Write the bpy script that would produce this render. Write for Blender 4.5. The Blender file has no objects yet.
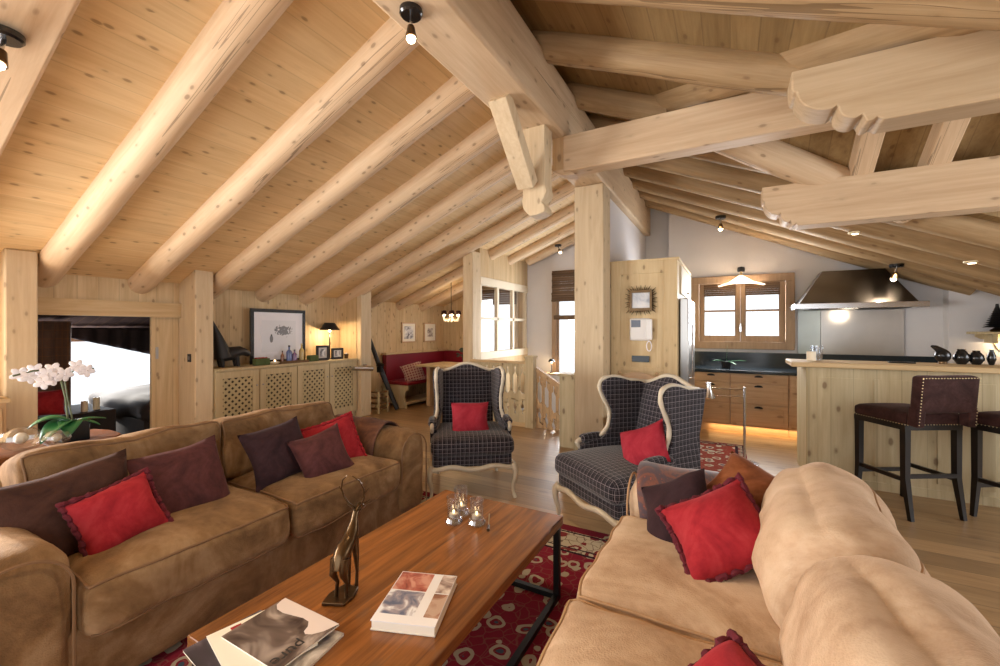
import bpy, bmesh, math, random
from mathutils import Vector, Matrix, noise, Euler
random.seed(7)
SC = bpy.context.scene
C = SC.collection
PI = math.pi
R = math.radians

# ------------------------------------------------------------------ mesh builder
class MB:
    def __init__(s): s.bm = bmesh.new()
    def face(s, vs):
        try: return s.bm.faces.new(vs)
        except ValueError: return None
    def box(s, x0, x1, y0, y1, z0, z1, M=None):
        co = [(x0,y0,z0),(x1,y0,z0),(x1,y1,z0),(x0,y1,z0),(x0,y0,z1),(x1,y0,z1),(x1,y1,z1),(x0,y1,z1)]
        v = [s.bm.verts.new(M @ Vector(c) if M else c) for c in co]
        for f in ((3,2,1,0),(4,5,6,7),(0,1,5,4),(1,2,6,5),(2,3,7,6),(3,0,4,7)): s.face([v[i] for i in f])
        return s
    def prism(s, poly, axis, a, b, M=None):
        # poly: list of 2d points; axis 'x': (y,z), 'y': (x,z), 'z': (x,y)
        def P(p, t):
            c = {'x':(t,p[0],p[1]),'y':(p[0],t,p[1]),'z':(p[0],p[1],t)}[axis]
            return M @ Vector(c) if M else Vector(c)
        A = [s.bm.verts.new(P(p,a)) for p in poly]; B = [s.bm.verts.new(P(p,b)) for p in poly]
        n = len(poly)
        fs = [s.face(A[::-1]), s.face(B)]
        for i in range(n): fs.append(s.face([A[i],A[(i+1)%n],B[(i+1)%n],B[i]]))
        return s
    def tube(s, pts, r, seg=10, cap=True, sq=None, M=None):
        pts = [Vector(p) for p in pts]
        n = len(pts)
        rr = r if isinstance(r,(list,tuple)) else [r]*n
        rings = []; up = None
        for i,p in enumerate(pts):
            t = (pts[min(i+1,n-1)]-pts[max(i-1,0)])
            if t.length < 1e-9: t = Vector((0,0,1))
            t.normalize()
            if up is None:
                up = Vector((0,0,1)) if abs(t.z) < .95 else Vector((1,0,0))
            a = t.cross(up)
            if a.length < 1e-6: a = t.orthogonal()
            a.normalize(); b = a.cross(t).normalized(); up = b
            ring = []
            for k in range(seg):
                th = 2*PI*k/seg + (PI/4 if seg==4 else 0)
                q = p + (a*math.cos(th)+b*math.sin(th)*(sq or 1))*rr[i]
                ring.append(s.bm.verts.new(M @ q if M else q))
            rings.append(ring)
        for i in range(n-1):
            for k in range(seg):
                s.face([rings[i][k],rings[i][(k+1)%seg],rings[i+1][(k+1)%seg],rings[i+1][k]])
        if cap:
            s.face(rings[0][::-1]); s.face(rings[-1])
        return s
    def cyl(s, p0, p1, r0, r1=None, seg=16, M=None):
        return s.tube([p0,p1],[r0, r0 if r1 is None else r1],seg,M=M)
    def lathe(s, prof, c=(0,0,0), seg=24, M=None, wob=0):
        rings = []
        for r,z in prof:
            ring = []
            for k in range(seg):
                th = 2*PI*k/seg; q = Vector((c[0]+r*math.cos(th),c[1]+r*math.sin(th),c[2]+z))
                ring.append(s.bm.verts.new(M @ q if M else q))
            rings.append(ring)
        for i in range(len(prof)-1):
            for k in range(seg):
                s.face([rings[i][k],rings[i][(k+1)%seg],rings[i+1][(k+1)%seg],rings[i+1][k]])
        s.face(rings[0][::-1]); s.face(rings[-1])
        return s
    def ball(s, c, r, M=None, seg=14, n=8):
        if not isinstance(r,(list,tuple)): r = (r,r,r)
        rings = []
        for i in range(1,n):
            ph = PI*i/n
            rings.append([s.bm.verts.new((lambda q: M @ q if M else q)(Vector((c[0]+r[0]*math.sin(ph)*math.cos(2*PI*k/seg), c[1]+r[1]*math.sin(ph)*math.sin(2*PI*k/seg), c[2]-r[2]*math.cos(ph))))) for k in range(seg)])
        lo = Vector((c[0],c[1],c[2]-r[2])); hi = Vector((c[0],c[1],c[2]+r[2]))
        a = s.bm.verts.new(M @ lo if M else lo); b = s.bm.verts.new(M @ hi if M else hi)
        for i in range(n-2):
            for k in range(seg): s.face([rings[i][k],rings[i][(k+1)%seg],rings[i+1][(k+1)%seg],rings[i+1][k]])
        for k in range(seg):
            s.face([a,rings[0][(k+1)%seg],rings[0][k]]); s.face([b,rings[-1][k],rings[-1][(k+1)%seg]])
        return s
    def soft(s, sx, sy, sz, r=.05, n=12, puff=.03, nz=.006, ns=4, M=None, seed=0, side=0.0, only=None):
        """rounded, puffed upholstery block centred on the origin"""
        h = Vector((sx/2,sy/2,sz/2)); vd = {}
        def V(i,j,k):
            key = (i,j,k)
            if key in vd: return vd[key]
            p = PM(Vector((i/n*2-1, j/n*2-1, k/n*2-1)))
            v = s.bm.verts.new(M @ p if M else p); vd[key] = v; return v
        def PM(u):
            # squeeze samples towards the edges
            w = Vector([math.copysign(abs(c)**.8, c) for c in u])
            p = Vector((w.x*h.x, w.y*h.y, w.z*h.z))
            inn = Vector([max(-(h[a]-r), min(h[a]-r, p[a])) for a in range(3)])
            d = p-inn
            if d.length > 1e-9: p = inn + d.normalized()*r
            fx,fy,fz = 1-u.x**2, 1-u.y**2, 1-u.z**2
            p.z += math.copysign(puff*fx*fy, u.z)*(abs(u.z))
            p.x += u.x*side*fy*fz
            q = p*ns + Vector((seed*7.3, seed*3.1, seed))
            p += p.normalized()*nz*(noise.noise(q)+.6*noise.noise(q*2.7))
            return p
        if only is not None:
            out = []
            for u in only:
                p = PM(Vector(u)); p = p + p.normalized()*.002; out.append(M @ p if M else p)
            return out
        for a in range(n):
            for b in range(n):
                s.face([V(a,b,0),V(a,b+1,0),V(a+1,b+1,0),V(a+1,b,0)])
                s.face([V(a,b,n),V(a+1,b,n),V(a+1,b+1,n),V(a,b+1,n)])
                s.face([V(0,a,b),V(0,a,b+1),V(0,a+1,b+1),V(0,a+1,b)])
                s.face([V(n,a,b),V(n,a+1,b),V(n,a+1,b+1),V(n,a,b+1)])
                s.face([V(a,0,b),V(a+1,0,b),V(a+1,0,b+1),V(a,0,b+1)])
                s.face([V(a,n,b),V(a,n,b+1),V(a+1,n,b+1),V(a+1,n,b)])
        return s
    def pillow(s, w, h, t, n=18, seed=0, M=None, nz=.012, pinch=.09):
        """square scatter cushion lying in local xy, thickness along z, pointed corners"""
        g = {}
        def pt(i,j,sg):
            edge = i in (0,n) or j in (0,n)
            key = (i,j,0 if edge else sg)
            if key in g: return g[key]
            u = i/n*2-1; v = j/n*2-1
            x = u*w/2*(1-pinch*(1-v*v)); y = v*h/2*(1-pinch*(1-u*u))
            z = sg*t/2*((1-abs(u)**2.6)*(1-abs(v)**2.6))**.6
            q = Vector((x*6+seed*5.1, y*6-seed*2.2, sg+seed))
            z += nz*noise.noise(q)*(0 if edge else 1) ; x += nz*.8*noise.noise(q+Vector((9,0,0))); y += nz*.8*noise.noise(q+Vector((0,9,0)))
            z += .010*seedwave(u,v,seed)
            p = Vector((x,y,z)); vv = s.bm.verts.new(M @ p if M else p); g[key] = vv; return vv
        for i in range(n):
            for j in range(n):
                s.face([pt(i,j,1),pt(i+1,j,1),pt(i+1,j+1,1),pt(i,j+1,1)])
                s.face([pt(i,j,-1),pt(i,j+1,-1),pt(i+1,j+1,-1),pt(i+1,j,-1)])
        return s
    def build(s, name, mat, parent=None, bevel=0, smooth=40, recenter=False, loc=None, rot=None, sub=0):
        bm = s.bm
        bmesh.ops.remove_doubles(bm, verts=bm.verts, dist=1e-6)
        bmesh.ops.recalc_face_normals(bm, faces=bm.faces)
        off = Vector((0,0,0))
        if recenter and bm.verts:
            xs=[v.co.x for v in bm.verts]; ys=[v.co.y for v in bm.verts]; zs=[v.co.z for v in bm.verts]
            off = Vector(((min(xs)+max(xs))/2,(min(ys)+max(ys))/2,min(zs)))
            bmesh.ops.translate(bm, verts=bm.verts, vec=-off)
        me = bpy.data.meshes.new(name); bm.to_mesh(me); bm.free()
        me.polygons.foreach_set('use_smooth', [True]*len(me.polygons))
        me.set_sharp_from_angle(angle=R(smooth))
        if mat: me.materials.append(mat)
        o = bpy.data.objects.new(name, me); C.objects.link(o)
        if recenter: o.location = off
        if loc is not None: o.location = loc
        if rot is not None: o.rotation_euler = rot
        if parent: o.parent = parent
        if bevel:
            m = o.modifiers.new('bevel','BEVEL'); m.width = bevel; m.segments = 2; m.limit_method='ANGLE'; m.angle_limit=R(40)
        if sub:
            m = o.modifiers.new('sub','SUBSURF'); m.levels = sub; m.render_levels = sub
        return o
def seedwave(u,v,seed):
    return math.sin(u*3+seed)*math.sin(v*2.5+seed*1.7)

def thing(name, label, cat, loc=(0,0,0), rz=0, group=None):
    o = bpy.data.objects.new(name, None); C.objects.link(o)
    o.empty_display_size = .1
    o.location = loc; o.rotation_euler = (0,0,rz); o['label'] = label; o['category'] = cat
    if group: o['group'] = group
    return o
def tag(o, label, cat, group=None):
    o['label'] = label; o['category'] = cat
    if group: o['group'] = group
    return o
def single(name, mb, mat, label, cat, group=None, **k):
    return tag(mb.build(name, mat, recenter=('loc' not in k), **k), label, cat, group)
def struct(name, mb, mat, **k):
    o = mb.build(name, mat, **k); o['kind'] = 'structure'; return o
def dup(root, loc, rz, label, group=None):
    r = root.copy(); C.objects.link(r); r.location = loc; r.rotation_euler = (0,0,rz) if not isinstance(rz,tuple) else rz
    r['label'] = label
    if group: r['group'] = group
    for ch in [o for o in C.objects if o.parent == root]:
        c = ch.copy(); C.objects.link(c); c.parent = r
        for g in [o for o in C.objects if o.parent == ch]:
            d = g.copy(); C.objects.link(d); d.parent = c
    return r

# ------------------------------------------------------------------ materials
def lin(r,g,b):
    f = lambda c: (c/255/12.92) if c/255 <= .04045 else ((c/255+.055)/1.055)**2.4
    return (f(r),f(g),f(b),1)
class NT:
    def __init__(s, name):
        s.m = bpy.data.materials.new(name); s.m.use_nodes = True; s.t = s.m.node_tree
        s.b = s.t.nodes['Principled BSDF']; s.out = s.t.nodes['Material Output']
    def n(s, typ, **k):
        nd = s.t.nodes.new(typ)
        for a,v in k.items(): setattr(nd, a, v)
        return nd
    def l(s, a, b): s.t.links.new(a,b)
    def val(s, sock, v):
        if hasattr(v,'links') or isinstance(v, bpy.types.NodeSocket): s.l(v, sock)
        else: sock.default_value = v
    def math(s, op, a, b=None, c=None):
        nd = s.n('ShaderNodeMath', operation=op)
        s.val(nd.inputs[0],a)
        if b is not None: s.val(nd.inputs[1],b)
        if c is not None: s.val(nd.inputs[2],c)
        return nd.outputs[0]
    def mix(s, fac, a, b, mode='MIX'):
        nd = s.n('ShaderNodeMix', data_type='RGBA', blend_type=mode)
        s.val(nd.inputs[0],fac); s.val(nd.inputs[6],a); s.val(nd.inputs[7],b)
        return nd.outputs[2]
    def coord(s, scale=(1,1,1), out='Object', rot=(0,0,0), loc=(0,0,0)):
        tc = s.n('ShaderNodeTexCoord'); mp = s.n('ShaderNodeMapping')
        mp.inputs['Scale'].default_value = scale; mp.inputs['Rotation'].default_value = rot; mp.inputs['Location'].default_value = loc
        s.l(tc.outputs[out], mp.inputs['Vector']); return mp.outputs[0]
    def noise(s, vec, scale=5, detail=4, dist=0, rough=.5):
        nd = s.n('ShaderNodeTexNoise'); s.l(vec, nd.inputs['Vector'])
        nd.inputs['Scale'].default_value = scale; nd.inputs['Detail'].default_value = detail
        nd.inputs['Distortion'].default_value = dist; nd.inputs['Roughness'].default_value = rough
        return nd.outputs[0]
    def ramp(s, fac, stops):
        nd = s.n('ShaderNodeValToRGB'); cr = nd.color_ramp
        while len(cr.elements) < len(stops): cr.elements.new(.5)
        for e,(p,c) in zip(cr.elements, stops): e.position = p; e.color = c if len(c)==4 else (*c,1)
        s.l(fac, nd.inputs[0]); return nd.outputs[0]
    def bump(s, h, strength=.3, dist=.01):
        nd = s.n('ShaderNodeBump'); nd.inputs['Strength'].default_value = strength; nd.inputs['Distance'].default_value = dist
        s.l(h, nd.inputs['Height']); s.l(nd.outputs[0], s.b.inputs['Normal'])
    def set(s, **k):
        for a,v in k.items(): s.val(s.b.inputs[a.replace('_',' ')], v)
        return s
W = lambda v: (v,v,v,1)
def plain(name, col, rough=.5, metal=0, bump=0, bscale=60, var=.12, **k):
    t = NT(name); v = t.coord()
    nz = t.noise(v, 6, 3)
    c = t.mix(nz, tuple(max(0,x*(1-var)) for x in col[:3])+(1,), tuple(min(1,x*(1+var)) for x in col[:3])+(1,))
    t.set(Base_Color=c, Roughness=rough, Metallic=metal)
    if bump: t.bump(t.noise(v,bscale,3), bump, .004)
    for a,x in k.items(): t.val(t.b.inputs[a.replace('_',' ')], x)
    return t.m
def wood(name, c1, c2, axis='X', rough=.62, knot=True, plank=None, across='Y', kc=(.16,.08,.04,1), fine=1, kn=1.0, kscale=1.0, varp=.18, seam=.55, crack=False, spec=.3):
    """c1/c2 light/dark grain, axis = grain direction, plank = board width"""
    t = NT(name)
    st = {'X':0,'Y':1,'Z':2}[axis]; sc = [9*fine]*3; sc[st] = .9*fine
    v = t.coord(tuple(sc))
    n1 = t.noise(v, 1.0, 6, 1.2, .6)
    w = t.coord(tuple([26*fine if i!=st else 1.1*fine for i in range(3)]))
    n2 = t.noise(w, 1.6, 4, .6, .6)
    f = t.math('ADD', t.math('MULTIPLY', n1, .65), t.math('MULTIPLY', n2, .35))
    col = t.ramp(f, [(.30,c2),(.68,c1)])
    h = f
    raw = t.coord(); sep = t.n('ShaderNodeSeparateXYZ'); t.l(raw, sep.inputs[0])
    if plank:
        a = sep.outputs[{'X':0,'Y':1,'Z':2}[across]]
        q = t.math('DIVIDE', a, plank)
        fl = t.math('FLOOR', q); fr = t.math('FRACT', q)
        wn = t.n('ShaderNodeTexWhiteNoise', noise_dimensions='1D'); t.l(fl, wn.inputs['W'])
        tint = t.math('MULTIPLY_ADD', wn.outputs[0], varp, 1-varp/2)
        col = t.mix(1.0, col, t.n_rgb(tint), 'MULTIPLY')
        e = t.math('LESS_THAN', t.math('ABSOLUTE', t.math('SUBTRACT', fr, .5)), .5-.0035/plank)
        sm = t.math('SUBTRACT', 1.0, e)
        col = t.mix(t.math('MULTIPLY', sm, seam), col, (.10,.06,.03,1))
        h = t.math('SUBTRACT', h, t.math('MULTIPLY', sm, 1.5))
    if knot:
        ks = [9.5*kscale]*3; ks[st] = 4.6*kscale
        kv = t.coord(tuple(ks), loc=(3.3,1.7,.4))
        vo = t.n('ShaderNodeTexVoronoi'); t.l(kv, vo.inputs['Vector']); vo.inputs['Scale'].default_value = 1
        vn = t.noise(t.coord((20,20,20)), 1, 2)
        d = t.math('ADD', vo.outputs['Distance'], t.math('MULTIPLY', t.math('SUBTRACT', vn, .5), .08))
        sel = t.n('ShaderNodeSeparateColor'); t.l(vo.outputs['Color'], sel.inputs[0])
        on = t.math('GREATER_THAN', sel.outputs[0], .45)
        k1 = t.math('MULTIPLY', t.ramp_f(d, .11, .19), on)
        col = t.mix(t.math('MULTIPLY', k1, .8*kn), col, kc)
        k2 = t.math('MULTIPLY', t.ramp_f(d, .16, .36), on)
        col = t.mix(t.math('MULTIPLY', k2, .22*kn), col, tuple(x*.55 for x in c2[:3])+(1,))
    if crack:
        cv = t.coord(tuple([6 if i!=st else .16 for i in range(3)]), loc=(2,5,1))
        cn = t.noise(cv, 1.0, 3, .4, .5)
        ck = t.math('LESS_THAN', t.math('ABSOLUTE', t.math('SUBTRACT', cn, .62)), .004)
        col = t.mix(t.math('MULTIPLY', ck, .5), col, (.07,.035,.015,1))
        h = t.math('SUBTRACT', h, ck)
    t.set(Base_Color=col, Roughness=rough); t.b.inputs['Specular IOR Level'].default_value = spec
    t.bump(h, .25, .006)
    return t.m
def _n_rgb(s, v):
    nd = s.n('ShaderNodeCombineColor')
    for i in range(3): s.l(v, nd.inputs[i])
    return nd.outputs[0]
def _ramp_f(s, d, lo, hi):
    nd = s.n('ShaderNodeMapRange'); s.l(d, nd.inputs[0])
    nd.inputs[1].default_value = lo; nd.inputs[2].default_value = hi; nd.inputs[3].default_value = 1; nd.inputs[4].default_value = 0
    return nd.outputs[0]
NT.n_rgb = _n_rgb; NT.ramp_f = _ramp_f
def suede(name, c1, c2, sheen=.5, scale=2.6, bump=.25, c3=None):
    t = NT(name); v = t.coord()
    n1 = t.noise(v, scale, 5, 1.5, .6); n2 = t.noise(v, scale*9, 4, .3)
    f = t.math('ADD', t.math('MULTIPLY', n1, .8), t.math('MULTIPLY', n2, .2))
    col = t.ramp(f, [(.30,c2),(.50,c1),(.72,c3 or tuple(min(1,x*1.25) for x in c1[:3])+(1,))])
    t.set(Base_Color=col, Roughness=.85); t.b.inputs['Specular IOR Level'].default_value = .15
    t.b.inputs['Sheen Weight'].default_value = sheen; t.b.inputs['Sheen Roughness'].default_value = .45
    t.b.inputs['Sheen Tint'].default_value = tuple(min(1,x*1.6+.1) for x in c1[:3])+(1,)
    t.bump(t.math('ADD', t.math('MULTIPLY', n1, 2.2), t.noise(v, 180, 2)), bump, .012)
    return t.m
def plaid(name, base, line, pitch=.036, wd=.0013, second=None, rough=.9):
    t = NT(name); v = t.coord()
    tc = t.n('ShaderNodeTexCoord'); sn = t.n('ShaderNodeSeparateXYZ'); t.l(tc.outputs['Normal'], sn.inputs[0])
    sp = t.n('ShaderNodeSeparateXYZ'); t.l(v, sp.inputs[0])
    tot = None
    for i in range(3):
        q = t.math('FRACT', t.math('ADD', t.math('DIVIDE', sp.outputs[i], pitch), .37))
        a = t.math('LESS_THAN', t.math('ABSOLUTE', t.math('SUBTRACT', q, .5)), wd/pitch)
        a2 = t.math('LESS_THAN', t.math('ABSOLUTE', t.math('SUBTRACT', q, .18)), wd/pitch*.7)
        a = t.math('MAXIMUM', a, t.math('MULTIPLY', a2, .35))
        on = t.math('LESS_THAN', t.math('ABSOLUTE', sn.outputs[i]), .72)
        a = t.math('MULTIPLY', a, on)
        tot = a if tot is None else t.math('MAXIMUM', tot, a)
    nz = t.noise(v, 8, 3); b = t.mix(nz, tuple(x*.8 for x in base[:3])+(1,), tuple(x*1.3 for x in base[:3])+(1,))
    t.set(Base_Color=t.mix(t.math('MULTIPLY',tot,.62), b, line), Roughness=rough); t.b.inputs['Sheen Weight'].default_value=.25
    t.b.inputs['Specular IOR Level'].default_value=.15
    t.bump(t.noise(v,150,2), .2, .004)
    return t.m
def emit(name, col, s):
    t = NT(name); t.set(Base_Color=col); t.b.inputs['Emission Color'].default_value = col; t.b.inputs['Emission Strength'].default_value = s
    return t.m
def glass(name, tint=(1,1,1,1), rough=.0, alpha=.12):
    t = NT(name)
    tr = t.n('ShaderNodeBsdfTransparent'); tr.inputs[0].default_value = tint
    gl = t.n('ShaderNodeBsdfGlossy'); gl.inputs['Roughness'].default_value = rough
    fr = t.n('ShaderNodeLayerWeight'); fr.inputs[0].default_value = .5; fp = t.math('MULTIPLY_ADD', t.math('POWER', fr.outputs['Facing'], 5.0), .6, .04)
    mx = t.n('ShaderNodeMixShader'); f = t.math('ADD', fp, alpha*.3)
    t.l(f, mx.inputs[0]); t.l(tr.outputs[0], mx.inputs[1]); t.l(gl.outputs[0], mx.inputs[2]); t.l(mx.outputs[0], t.out.inputs[0])
    return t.m

PINE_L = lin(234,206,164); PINE_D = lin(200,160,112)
M = {}
M['ceil'] = wood('ceiling boards', lin(226,200,156), lin(204,172,126), 'Y', plank=.16, across='X', kn=.75, kscale=1.5, varp=.08, seam=.16)
M['log'] = wood('peeled log', lin(224,200,168), lin(198,168,134), 'X', knot=True, kn=.7, crack=True, kscale=1.5)
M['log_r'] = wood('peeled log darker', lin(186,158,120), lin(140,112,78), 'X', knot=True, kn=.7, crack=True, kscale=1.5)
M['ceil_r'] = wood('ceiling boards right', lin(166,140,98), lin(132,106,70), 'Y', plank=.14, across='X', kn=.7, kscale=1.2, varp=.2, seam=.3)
M['beamY'] = wood('beam along the ridge', lin(222,200,170), lin(194,166,132), 'Y', crack=True, kn=.6, kscale=1.3)
M['beamX'] = wood('beam across', lin(222,198,166), lin(192,160,126), 'X', crack=True, kn=.6, kscale=1.3)
M['beamZ'] = wood('post', lin(220,202,170), lin(196,172,138), 'Z', crack=False, kn=.6, kscale=1.4)
M['carved'] = wood('carved beam', lin(204,180,148), lin(174,148,114), 'X', kn=.2, crack=False)
M['panelY'] = wood('wall boards Y', lin(216,194,156), lin(186,158,118), 'Z', plank=.16, across='Y', kn=.7, seam=.25, kscale=1.4, varp=.14)
M['panelX'] = wood('wall boards X', lin(216,194,156), lin(186,158,118), 'Z', plank=.16, across='X', kn=.7, seam=.25, kscale=1.4, varp=.14)
M['pale'] = wood('pale limed pine', lin(206,192,158), lin(176,158,122), 'Z', plank=.16, across='X', kn=.9, seam=.25)
M['paleY'] = wood('pale pine Y', lin(204,188,150), lin(176,158,118), 'Z', kn=.5)
M['paleX'] = wood('pale pine X', lin(216,190,148), lin(186,156,112), 'X', kn=.5)
M['paleYl'] = wood('pale pine along Y', lin(214,190,150), lin(186,156,112), 'Y', kn=.5)
M['cab'] = wood('cabinet pine', lin(206,190,154), lin(180,160,122), 'Z', kn=.3)
M['honey'] = wood('honey pine', lin(212,182,148), lin(180,146,112), 'X', kn=.6, rough=.45)
M['honeyZ'] = wood('honey pine Z', lin(206,176,136), lin(174,140,102), 'Z', kn=.7)
M['fridgecab'] = wood('tall cabinet pine', lin(224,204,164), lin(202,174,130), 'Z', kn=.7, kscale=1.3)
M['floor'] = wood('oak floor', lin(170,122,74), lin(126,82,46), 'Y', rough=.36, plank=.19, across='X', kn=.7, kscale=.7, varp=.4, seam=.6, spec=.5)
M['table'] = wood('coffee table teak', lin(178,112,54), lin(66,36,16), 'Y', rough=.25, plank=.25, across='X', kn=.6, varp=.30, seam=.35, fine=1.1, spec=.6)
M['console'] = wood('dark walnut', lin(140,88,50), lin(92,56,32), 'Y', rough=.6, kn=.2, spec=.15)
M['white'] = plain('white plaster', lin(214,212,214), .9, bump=.25, bscale=14, var=.03)
M['blackmetal'] = plain('black metal', (.012,.011,.011,1), .45, .6)
M['chrome'] = plain('chrome', (.6,.6,.62,1), .18, 1, var=.05)
M['steel'] = plain('brushed steel', (.42,.40,.38,1), .28, 1, var=.1)
M['granite'] = plain('dark granite', (.010,.018,.026,1), .15, var=.5)
M['black'] = plain('black', (.010,.009,.010,1), .5)
M['blackgloss'] = plain('black gloss', (.008,.008,.009,1), .2)
M['suede'] = suede('tan suede', lin(128,99,68), lin(82,59,37), c3=lin(164,137,106))
M['suede_r'] = suede('light tan suede', lin(190,162,134), lin(150,118,88), c3=lin(214,192,166))
M['piping'] = plain('suede piping', lin(120,90,62), .8)
M['piping_r'] = plain('light suede piping', lin(178,142,106), .8)
M['plaid'] = plaid('charcoal plaid wool', (.014,.012,.017,1), lin(170,160,166))
M['redplaid'] = plaid('red plaid', lin(120,38,44), lin(206,180,160), .05, .009)
M['chairwhite'] = plain('distressed white paint', lin(206,194,172), .6, bump=.6, bscale=50, var=.25)
M['red'] = suede('red silk', lin(150,36,44), lin(118,22,32), .4, 5, .12, c3=lin(170,58,62))
M['redcotton'] = suede('raspberry cotton', lin(162,46,60), lin(140,32,48), .3, 5, .1, c3=lin(178,66,78))
M['fringe'] = plain('dark red fringe', lin(88,14,30), .9, bump=.6)
M['plum'] = suede('plum velvet', lin(78,44,44), lin(52,30,32), .5, 5, .12, c3=lin(96,58,58))
M['brown'] = suede('dark brown velvet', lin(66,42,34), lin(42,27,24), .4, 5, .12, c3=lin(82,54,44))
M['aubergine'] = suede('aubergine velvet', lin(50,32,36), lin(34,22,26), .4, 5, .12, c3=lin(62,42,46))
M['rust'] = suede('rust brown', lin(122,70,40), lin(84,46,28), .5, 5, .12, c3=lin(150,92,60))
M['redleather'] = plain('red leather', lin(124,14,32), .45, bump=.2)
M['stool'] = suede('brown suede stool', lin(60,38,36), lin(42,26,25), .5, 6, .1, c3=lin(82,56,54))
M['stoolleg'] = plain('espresso legs', (.006,.004,.004,1), .35)
M['brass'] = plain('brass studs', lin(196,176,136), .35, .8)
M['glass'] = glass('window glass')
M['crystal'] = glass('crystal', (.93,.95,.98,1), .05, .55)
M['paper'] = plain('paper', lin(236,230,216), .6, var=.02)
M['green'] = plain('leaf green', lin(44,104,58), .35, var=.35)
M['petal'] = plain('white petals', lin(244,240,244), .6, var=.03)
M['bronze'] = plain('bronze', lin(92,72,50), .28, .9, bump=.5, bscale=40, var=.4)
M['bulb'] = emit('lit bulb', (1,.78,.5,1), 12)
M['flame'] = emit('flame', (1,.7,.35,1), 5)
M['wax'] = plain('candle wax', lin(240,228,204), .5)
M['blind'] = wood('woven blind', lin(120,96,72), lin(84,62,44), 'X', knot=False, plank=.02, across='Z', seam=.5, varp=.5)
M['curtain'] = plaid('brown plaid curtain', lin(112,84,70), lin(150,100,66), .11, .004)
M['dark'] = plain('dark fabric', lin(40,34,38), .9, var=.5)
M['darkwood'] = wood('dark bedroom boards', lin(62,50,46), lin(40,32,32), 'X', knot=False, plank=.14, across='Y', rough=1, spec=0)
M['wframe'] = wood('window frame pine', lin(180,154,128), lin(148,122,98), 'Z', kn=.4)
M['hoodsteel'] = plain('dark brushed steel', (.17,.155,.145,1), .3, 1, var=.15)
M['whitepaint'] = plain('white painted wood', lin(226,214,190), .6, var=.04)
M['rack'] = wood('dark rack wood', lin(120,92,60), lin(86,62,40), 'X', knot=False)
# ================================================================== SHELL
M['floor'] = wood('oak floor', lin(180,148,108), lin(138,108,74), 'X', rough=.34, plank=.19, across='Y', kn=.7, kscale=.7, varp=.38, seam=.6, spec=.5)
def zl(x): return 3.43 - .395*(-1.4-x)          # underside of the left rafters
def zr(x): return 3.43 - .43*(x+1.27)          # underside of the right rafters
PT = .17
b = MB()
b.box(-5.75,4.6,-2.6,5.52,-.12,0); b.box(-5.75,-3.5,5.52,7.7,-.12,0); b.box(-1.3,4.6,5.52,7.4,-.12,0)
b.box(-8.3,-5.75,.2,3.8,-.12,-.001)
struct('floor', b, M['floor'])
b = MB(); b.box(-3.5,-1.3,5.52,7.7,-2.7,-2.6); struct('floor_stairwell', b, M['paleX'])
b = MB(); b.box(-3.52,-3.5,5.52,7.6,-2.6,-.12); b.box(-1.3,-1.28,5.52,7.6,-2.6,-.12); b.box(-3.5,-1.3,5.5,5.52,-2.6,-.12); struct('wall_stairwell', b, M['white'])

# left ceiling slope
b = MB(); x0,x1 = -1.33,-5.9; PL = .13
b.prism([(x0,zl(x0)+PL),(x1,zl(x1)+PL),(x1,zl(x1)+PL+.12),(x0,zl(x0)+PL+.12)],'y',-2.6,7.75)
struct('ceiling_left', b, M['ceil'])
# right ceiling slope with the dormer cut in: apex, near valley, far valley
AX = (-.45,3.66); NV = .95; FV = .62
def nvx(y): return AX[0]+(AX[1]-y)/NV
def fvx(y): return AX[0]+(y-AX[1])/FV
b = MB(); xr = 4.6
def slab(b, pts, zf, th=.1):
    lo=[b.bm.verts.new((x,y,zf(x,y))) for x,y in pts]; hi=[b.bm.verts.new((x,y,zf(x,y)+th)) for x,y in pts]
    n=len(pts); b.face(lo[::-1]); b.face(hi)
    for i in range(n): b.face([lo[i],lo[(i+1)%n],hi[(i+1)%n],hi[i]])
zmain = lambda x,y: zr(x)+PT
slab(b,[(-1.33,-2.6),(xr,-2.6),(xr,AX[1]-NV*(xr-AX[0])),AX,(-1.33,AX[1])],zmain)
slab(b,[(-1.33,AX[1]),AX,(1.25,AX[1]+FV*(1.25-AX[0])),(xr,AX[1]+FV*(1.25-AX[0])),(xr,7.75),(-1.33,7.75)],zmain)
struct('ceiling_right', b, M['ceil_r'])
zd = zmain(*AX)
TN = .43/NV; TF = .43/FV
zn = lambda x,y: zd-TN*(AX[1]-y); zf = lambda x,y: zd-TF*(y-AX[1])
b = MB()
slab(b,[AX,(xr,AX[1]),(xr,AX[1]-NV*(xr-AX[0]))],zn)
slab(b,[AX,(1.25,AX[1]+FV*(1.25-AX[0])),(xr,AX[1]+FV*(1.25-AX[0])),(xr,AX[1])],zf)
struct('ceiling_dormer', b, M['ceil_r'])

# walls -------------------------------------------------------------
b = MB()
b.box(-5.72,-5.6,2.6,4.8,0,2.02); b.box(-5.72,-5.6,4.9,7.7,0,2.02)
b.box(-5.66,-5.55,1.2,2.5,1.69,2.05); b.box(-5.66,-5.55,2.5,2.66,0,2.05)
b.box(-5.42,-5.3,.4,1.1,0,2.14); b.box(-5.42,-5.3,-2.6,-2.2,0,2.14); b.box(-5.42,-5.3,-2.2,.4,0,.5); b.box(-5.42,-5.3,-2.2,.4,1.95,2.14)
struct('wall_left', b, M['panelY'])
b = MB(); b.box(-5.6,-5.22,4.77,4.9,0,2.04); struct('wall_alcove', b, M['panelX'])
b = MB(); b.box(-5.72,-4.75,7.6,7.7,0,2.9); b.box(-4.75,-3.78,7.6,7.7,0,.85); b.box(-4.75,-3.78,7.6,7.7,2.2,2.9); b.box(-3.78,-3.62,7.6,7.7,0,2.9); struct('wall_nook', b, M['panelX'])
b = MB()
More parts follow.
